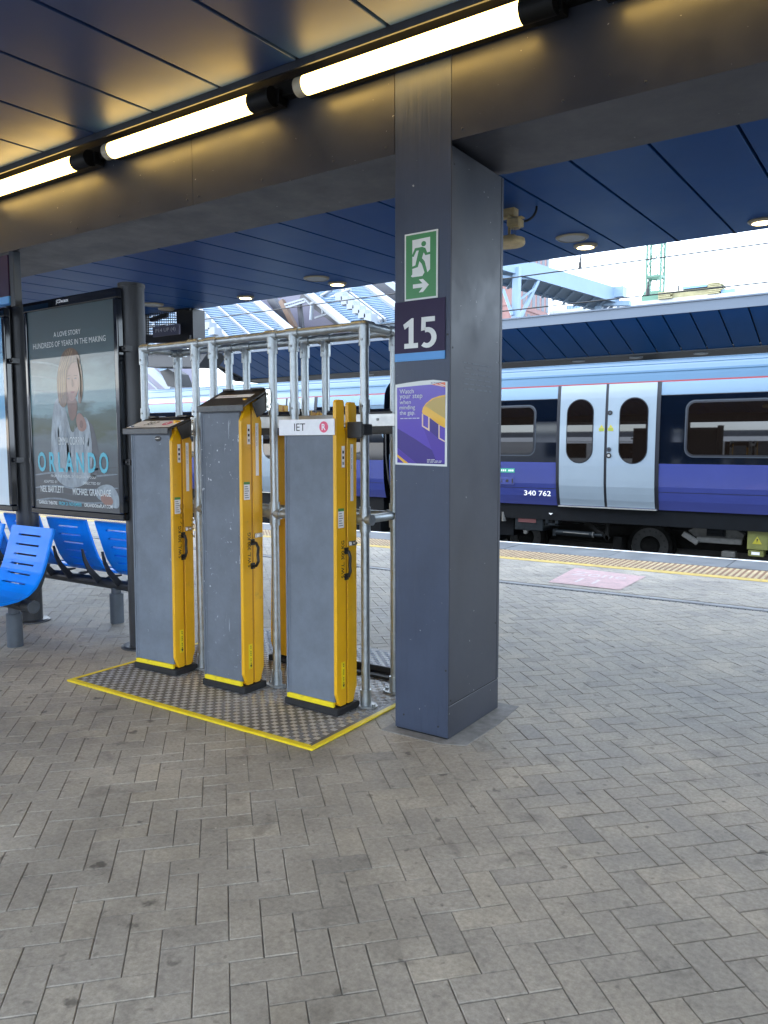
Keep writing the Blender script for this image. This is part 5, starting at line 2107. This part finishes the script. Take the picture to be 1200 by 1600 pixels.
mb = MB()
mb.bar(sg(224, 470), sg(224, 545), .16, .12, up=(0, 1, 0))
mb.bar(sg(217, 486), sg(300, 482), .10, .06)
mb.bar(sg(217, 530), sg(300, 530), .10, .12)
mb.bar(sg(236, 500), sg(262, 492), .06, .06)
mb.build('frame', M['black_plastic'], t)
mb = MB().prism([sg(275, 484), sg(301, 482), sg(302, 530), sg(277, 530)], (0, .25, 0))
mb.build('signal_back', M['black_plastic'], t)
mb = MB()
for k in range(15):
    u = 229 + k * 3.4
    mb.cyl(sg(u, 486), sg(u, 528), .006, n=5)
for k in range(12):
    v = 487 + k * 3.6
    mb.cyl(sg(228, v), sg(277, v), .006, n=5)
mb.build('mesh_panel', M['black_plastic'], t)
mb = MB()
p0, p1 = sg(248, 528), sg(289, 529)
mb.box(p0.x, p1.x, SY - .12, SY - .09, p0.z, p0.z + .16, 0)
put_text(mb, 'P14 UP (4)', ((p0.x + p1.x) / 2, SY - .12, p0.z + .045), X_, Z_, w=(p1.x - p0.x) * .76, h=.075, m=1, off=.002)
mb.build('name_plate', [M['purple_grey'], M['label']], t)

# ================================================================== background right
t = thing('steel_gantry', 'pale blue steel cantilever truss above the far canopy right of the pillar', 'gantry', at(808, 470, 30))
mb = MB()
A, B = at(770, 405, 27), at(964, 462, 34)
mb.bar(A, B, .14, .62)
mb.build('near_girder', M['steel_blue'], t)
mb = MB()
off = Vector((1.2, .5, -.15)) * .0 + Vector((-.95, 1.1, -.28))
mb.bar(A + off, B + off, .12, .40)
mb.build('far_girder', M['steel_blue'], t)
mb = MB()
for k in range(12):
    f = k / 11
    p = A.lerp(B, f) - Z_ * .27
    mb.bar(p, p + off, .12, .04)
mb.bar(at(778, 432, 27.6), at(842, 436, 29.4), .1, .1)
mb.build('cross_ties', M['steel_blue'], t)
mb = MB().prism([A - Z_ * .22, B - Z_ * .22, B + off - Z_ * .12, A + off - Z_ * .12], (0, 0, .05))
mb.build('soffit_plate', M['steel_blue'], t)
mb = MB()
mb.bar(at(808, 418, 28.2), at(806, 500, 28.2), .26, .26, up=(0, 1, 0))
mb.bar(at(842, 436, 29.4), at(812, 498, 28.4), .12, .12)
mb.bar(at(812, 468, 28.4), at(836, 450, 29), .07, .07)
mb.bar(at(786, 452, 27.8), at(800, 492, 28), .12, .10)
mb.build('column', M['steel_blue'], t)
mb = MB()
mb.box(B.x - .1, B.x + .35, B.y - .3, B.y + .3, B.z - .1, B.z + .34)
mb.bar(at(934, 474, 34), at(985, 474, 34), .3, .22)
mb.bar(at(936, 478, 34), at(936, 490, 34), .3, .3, up=(0, 1, 0))
mb.bar(at(966, 455, 34), at(966, 490, 34), .08, .08, up=(0, 1, 0))
mb.bar(at(970, 470, 34), at(990, 482, 34), .12, .10)
mb.build('end_seat', M['steel_blue'], t)

t = thing('brick_tower_block', 'tall pale red brick block with narrow vertical windows behind the gantry', 'building', at(800, 600, 60))
Y0b = 60.0
X0b = at(797, 450, Y0b).x
_d = at(857, 450, 1.0) - CAM
Y1b = X0b / _d.x
topz = at(820, 330, Y0b).z
mb = MB().box(X0b - 14, X0b, Y0b, Y1b, -1.1, topz)
mb.build('wall', M['brick'], t)
z = at(820, 520, Y0b).z - 3
nb = 0
while z < topz - 2:
    mbw = MB()
    y = Y0b + .5
    while y < Y1b - .4:
        mbw.box(X0b - .1, X0b + .015, y, y + .62, z, z + 2.25)
        y += 1.02
    mbw.build('window', M['window_pale'], t)
    mbw = MB()
    x = X0b - .9
    while x > X0b - 13:
        mbw.box(x - .5, x, Y0b - .015, Y0b + .1, z, z + 2.0)
        x -= 1.9
    mbw.build('window', M['window_pale'], t)
    z += 2.9
mb = MB()
z = at(820, 520, Y0b).z - 3 - .42
while z < topz - 1:
    mb.box(X0b, X0b + .06, Y0b - .06, Y1b, z, z + .2)
    mb.box(X0b - 14, X0b, Y0b - .06, Y0b, z, z + .2)
    z += 2.9
mb.build('string_course', M['brick'], t)

t = thing('rooftop_plant', 'low pale rooftop with tanks and a mast beyond the canopy', 'building', at(890, 600, 64))
q0, q1 = at(858, 486, 64), at(960, 486, 64)
mb = MB().box(q0.x, q1.x, 64, 72, -1.1, q0.z)
mb.build('wall', M['concrete'], t)
mb = MB()
a, b = at(865, 486, 63.9), at(886, 480, 63.9)
mb.box(a.x, b.x, 65, 68, a.z - .2, b.z)
for u in (889, 893, 899, 903):
    p = at(u, 486, 65)
    mb.cyl((p.x, 65, p.z - .2), (p.x, 65, p.z + .45), .22, n=10)
p = at(905, 486, 65)
mb.cyl((p.x, 65, p.z), (p.x, 65, p.z + 1.3), .05, n=6)
p, q = at(895, 482, 65.4), at(902, 476, 65.4)
mb.box(p.x, q.x, 65.3, 66, p.z - .3, q.z)
mb.build('roof_units', M['steel_blue'], t)

# half-built block with crane and stacked timber
Yc = 60
g0 = at(1020, 470, Yc)
bz = at(1020, 471, Yc).z
t = thing('unfinished_building', 'half-built concrete frame below the crane, behind the far canopy', 'building', (g0.x + 2, Yc + 4, -1.1))
mb = MB()
fl = 0
z = bz
while z > 0:
    mb.box(g0.x - 4, g0.x + 12, Yc - .5, Yc + 9, z - .3, z)
    z -= 3
mb.build('floor_slab', M['concrete'], t)
mb = MB()
for x in (-3.5, 1.5, 6.5, 11.5):
    for y in (0, 8):
        mb.box(g0.x + x - .25, g0.x + x + .25, Yc + y - .25, Yc + y + .25, -1.1, bz - .3)
mb.build('column', M['concrete'], t)
t = thing('tower_crane', 'green lattice mast of a tower crane rising through the white sky', 'crane', (g0.x, Yc, bz))
W = at(1031, 440, Yc).x - at(1009, 440, Yc).x
top = at(1020, 300, Yc).z
mb = MB()
cs = [(g0.x - W / 2, Yc), (g0.x + W / 2, Yc), (g0.x + W / 2, Yc + W), (g0.x - W / 2, Yc + W)]
for x, y in cs:
    mb.bar((x, y, bz), (x, y, top), .13, .13, up=(0, 1, 0))
z = bz
k = 0
while z < top:
    h = W * .85
    for i in range(4):
        (xa, ya), (xb, yb) = cs[i], cs[(i + 1) % 4]
        mb.bar((xa, ya, z), (xb, yb, z), .05, .05)
        if k % 2:
            mb.bar((xa, ya, z), (xb, yb, z + h), .055, .055)
        else:
            mb.bar((xb, yb, z), (xa, ya, z + h), .055, .055)
    if k % 5 == 2:
        for i in range(4):
            (xa, ya), (xb, yb) = cs[i], cs[(i + 1) % 4]
            mb.bar((xa, ya, z + .1), (xb, yb, z + .1), .10, .16)
    z += h
    k += 1
mb.build('mast', M['crane'], t)
mb = MB()
mb.box(g0.x - W * .75, g0.x + W * .75, Yc - .3, Yc + W + .3, bz - .01, bz + .35)
mb.prism([(g0.x - W * .75, Yc - .2, bz + .35), (g0.x - W * .6, Yc - .2, bz + .75), (g0.x + W * .55, Yc - .2, bz + .75), (g0.x + W * .9, Yc - .2, bz + .35)], (0, W, 0))
mb.build('base_frame', M['crane'], t)
t = thing('timber_stack', 'long stack of yellow timber under blue sheeting beside the crane', 'timber stack', at(1085, 468, Yc))
mb = MB()
xa, xb = at(1046, 466, Yc).x, at(1126, 460, Yc).x
for k in range(5):
    mb.box(xa + (.2 if k % 2 else 0), xb - .3 + (k % 3) * .1, Yc - .5 + k * .04, Yc + 1.5, bz + k * .11, bz + k * .11 + .09)
xc1 = at(1108, 460, Yc).x
for k in range(7):
    mb.box(xc1, xb + .1 * (k % 3), Yc - .6, Yc + 1, bz + k * .115 + .02, bz + k * .115 + .10)
for k in range(4):
    x0_ = at(1032, 466, Yc).x
    mb.box(x0_, x0_ + 1.0 - .15 * (k % 2), Yc - .7, Yc + 1, bz + k * .13, bz + k * .13 + .10)
mb.build('planks', M['timber'], t)
mb = MB().box(xa + 1.0, xc1 - .05, Yc - .55, Yc + 1.4, bz + .57, bz + .74)
mb.build('sheeting', M['tarp'], t)
MB().box(xb + .1, xb + 1.0, Yc - .4, Yc + 1, bz + .03, bz + .26).build('sheeting', M['tarp'], t)
mb = MB()
mb.cyl(at(1060, 462, Yc), at(1060, 446, Yc), .06, n=6)
mb.build('prop', M['cable'], t)
MB().box(xa - .15, xa + .15, Yc - .6, Yc, bz, bz + .45).build('prop', M['cable'], t)

# ================================================================== background left: station roofs


def roof_sheet(name, label, q, rib, trims, steps=None):
    """q = four corners (u, v, Y): top-left, top-right, bottom-right, bottom-left"""
    P = [at(*c) for c in q]
    t = thing(name, label, 'station roof', P[3], 'white ribbed station roofs')
    n = (P[1] - P[0]).cross(P[3] - P[0]).normalized()
    if n.y > 0:
        n = -n
    mb = MB().prism(P, -n * .25)
    mb.build('sheet', M['roof_sheet'], t)
    mb = MB()
    for k in range(rib + 1):
        f = k / rib
        a, b = P[0].lerp(P[3], f) + n * .06, P[1].lerp(P[2], f) + n * .06
        mb.bar(a, b, .07, .12, up=n)
    mb.build('ribs', M['steel_blue'], t)
    mb = MB()
    for (a, b, w) in trims:
        pa = P[0].lerp(P[1], a[0]).lerp(P[3].lerp(P[2], a[0]), a[1]) + n * .2
        pb = P[0].lerp(P[1], b[0]).lerp(P[3].lerp(P[2], b[0]), b[1]) + n * .2
        mb.bar(pa, pb, w, .22, up=n)
    mb.build('edge_trim', M['white_trim'], t)
    if steps:
        mb = MB()
        for u, v, w in steps:
            a = at(u, v, 33)
            mb.box(a.x - w, a.x + w, 32.6, 33.2, a.z - .30, a.z + .12)
            mb.box(a.x - w * .2, a.x + w * 1.2, 32.9, 33.2, a.z - .52, a.z - .30)
        mb.build('stepped_flashing', M['white_trim'], t)
    return t


roof_sheet('station_roof', 'white ribbed station roof behind the rack\'s left half', [(296, 462, 40), (386, 462, 40), (456, 522, 34), (300, 540, 34)], 26,
           [((1, 0), (1, 1), .42), ((.25, 0), (.62, 1), .10), ((.55, 0), (.86, 1), .10), ((0, .1), (.4, 1), .16)],
           [(314, 492, .26), (322, 500, .26), (330, 508, .26), (338, 516, .26)])
roof_sheet('station_roof', 'white ribbed station roof behind the rack\'s right end, left of the pillar', [(455, 440, 40), (560, 440, 40), (640, 500, 34), (548, 516, 34)], 26,
           [((1, 0), (1, 1), .34), ((0, 0), (0, 1), .40), ((.55, 0), (.55, 1), .14), ((.62, 0), (.62, 1), .10)],
           [(536, 462, .22), (545, 468, .22), (554, 475, .22), (563, 482, .22), (572, 489, .22), (581, 495, .22)])
roof_sheet('station_roof', 'white ribbed station roof seen through the mesh cage at the left', [(200, 470, 41), (276, 480, 41), (292, 545, 35), (205, 560, 35)], 16,
           [((1, 0), (1, 1), .3), ((.5, 0), (.5, 1), .12)])
t = thing('roof_valley', 'dark valley with sloping beams between two white station roofs', 'station roof', at(430, 520, 41))
mb = MB().prism([at(380, 440, 41), at(480, 440, 41), at(565, 520, 41), at(400, 530, 41)], (0, .4, 0))
mb.build('back_wall', M['purple_grey'], t)
mb = MB().bar(at(424, 466, 39), at(456, 512, 39), .5, .5).bar(at(468, 476, 38.6), at(472, 515, 38.6), .25, .25).bar(at(474, 462, 39), at(540, 512, 39), .5, .4)
mb.build('dark_beam', M['clad'], t)
mb = MB().bar(at(440, 470, 38.5), at(462, 514, 38.5), .32, .32)
mb.build('brown_pipe', M['brown_pipe'], t)
mb = MB()
for a, b in (((445, 476), (476, 467)), ((447, 481), (478, 471)), ((476, 467), (486, 477)), ((492, 497), (512, 490)), ((512, 490), (530, 504))):
    mb.bar(at(*a, 38), at(*b, 38), .10, .12)
for k in range(9):
    u = 446 + k * 3.6
    v = 476 - k * 1.05
    mb.bar(at(u, v, 38), at(u + 2, v + 4.2, 38), .05, .05)
mb.tube([at(486, 500, 37.5), at(488, 474, 37.5), at(512, 468, 37.5), at(548, 452, 37.5)], .12, n=8)
mb.tube([at(505, 490, 37.5), at(503, 462, 37.5), at(520, 452, 37.5)], .10, n=8)
mb.build('catwalk_rails', M['white_trim'], t)
t = thing('roof_gable', 'dark gable at the roof edge just left of the pillar top', 'station roof', at(606, 470, 36))
mb = MB().prism([at(568, 438, 42), at(660, 438, 42), at(660, 480, 42), at(618, 476, 42)], (0, .4, 0))
mb.build('gable_wall', M['clad'], t)
mb = MB().bar(at(606, 440, 36.5), at(622, 452, 36.5), .3, .3)
mb.build('white_beam', M['white_trim'], t)
o = MB()
a = at(590, 472, 34)
t = thing('escalator_enclosure', 'glazed stair enclosure with a white sloping beam beyond the train at left', 'stair enclosure', at(245, 610, 21))
mb = MB().prism([at(205, 560, 21.5), at(300, 560, 21.5), at(300, 640, 21.5), at(205, 640, 21.5)], (0, .3, 0))
mb.build('wall', M['purple_grey'], t)
mb = MB().bar(at(222, 567, 20.8), at(268, 608, 20.8), .20, .26).bar(at(224, 588, 20.8), at(250, 612, 20.8), .06, .06)
mb.build('beam', M['white_trim'], t)
mb = MB().prism([at(236, 566, 21.2), at(262, 566, 21.2), at(262, 592, 21.2)], (0, .1, 0))
mb.build('glass', M['steel_blue'], t)

# ================================================================== light and sky
w = D.worlds.new('World')
SC.world = w
w.use_nodes = True
N, L = w.node_tree.nodes, w.node_tree.links
bg = N['Background']
sky = N.new('ShaderNodeTexSky')
sky.sky_type = 'NISHITA'
sky.sun_disc = False
SUN_EL, SUN_AZ = 32, 256          # azimuth measured clockwise from +Y
sky.sun_elevation = R_(SUN_EL)
sky.sun_rotation = R_(SUN_AZ)
sky.air_density = 1.0
sky.dust_density = 1.5
tc = N.new('ShaderNodeTexCoord')
nz = N.new('ShaderNodeTexNoise')
nz.inputs['Scale'].default_value = 2.6
nz.inputs['Detail'].default_value = 7
nz.inputs['Roughness'].default_value = .58
mp = N.new('ShaderNodeMapping')
mp.inputs['Scale'].default_value = (1, 1, 2.2)
L.new(tc.outputs['Generated'], mp.inputs[0])
L.new(mp.outputs[0], nz.inputs['Vector'])
mr = N.new('ShaderNodeMapRange')
mr.inputs['From Min'].default_value = .38
mr.inputs['From Max'].default_value = .60
mr.inputs['To Min'].default_value = .45
mr.inputs['To Max'].default_value = .97
L.new(nz.outputs['Fac'], mr.inputs['Value'])
mx = N.new('ShaderNodeMix')
mx.data_type = 'RGBA'
sx = N.new('ShaderNodeSeparateXYZ')
L.new(tc.outputs['Generated'], sx.inputs[0])
zr = N.new('ShaderNodeMapRange')
zr.inputs['From Min'].default_value = .35
zr.inputs['From Max'].default_value = .95
zr.inputs['To Min'].default_value = 1.0
zr.inputs['To Max'].default_value = .35
L.new(sx.outputs['Z'], zr.inputs['Value'])
zm = N.new('ShaderNodeMath')
zm.operation = 'MULTIPLY'
L.new(mr.outputs[0], zm.inputs[0])
L.new(zr.outputs[0], zm.inputs[1])
L.new(zm.outputs[0], mx.inputs[0])
L.new(sky.outputs[0], mx.inputs[6])
mx.inputs[7].default_value = (7.9, 9.1, 10.6, 1)
L.new(mx.outputs[2], bg.inputs['Color'])
bg.inputs['Strength'].default_value = .14
sd = D.lights.new('sun', 'SUN')
sd.energy = .5
sd.angle = R_(15)
sd.color = (1, .96, .9)
so = D.objects.new('sun', sd)
COL.objects.link(so)
az, el = R_(SUN_AZ), R_(SUN_EL)
dirv = Vector((math.sin(az) * math.cos(el), math.cos(az) * math.cos(el), math.sin(el)))
so.rotation_euler = dirv.to_track_quat('Z', 'Y').to_euler()
so.location = dirv * 50

SC.view_settings.view_transform = 'Standard'
SC.view_settings.look = 'None'
SC.view_settings.gamma = 1
SC.view_settings.use_curve_mapping = False
SC.view_settings.exposure = 2.36
SC.render.engine = 'CYCLES'
SC.cycles.use_denoising = True
SC.cycles.max_bounces = 7
SC.cycles.diffuse_bounces = 4
SC.cycles.glossy_bounces = 4
SC.cycles.sample_clamp_indirect = 6
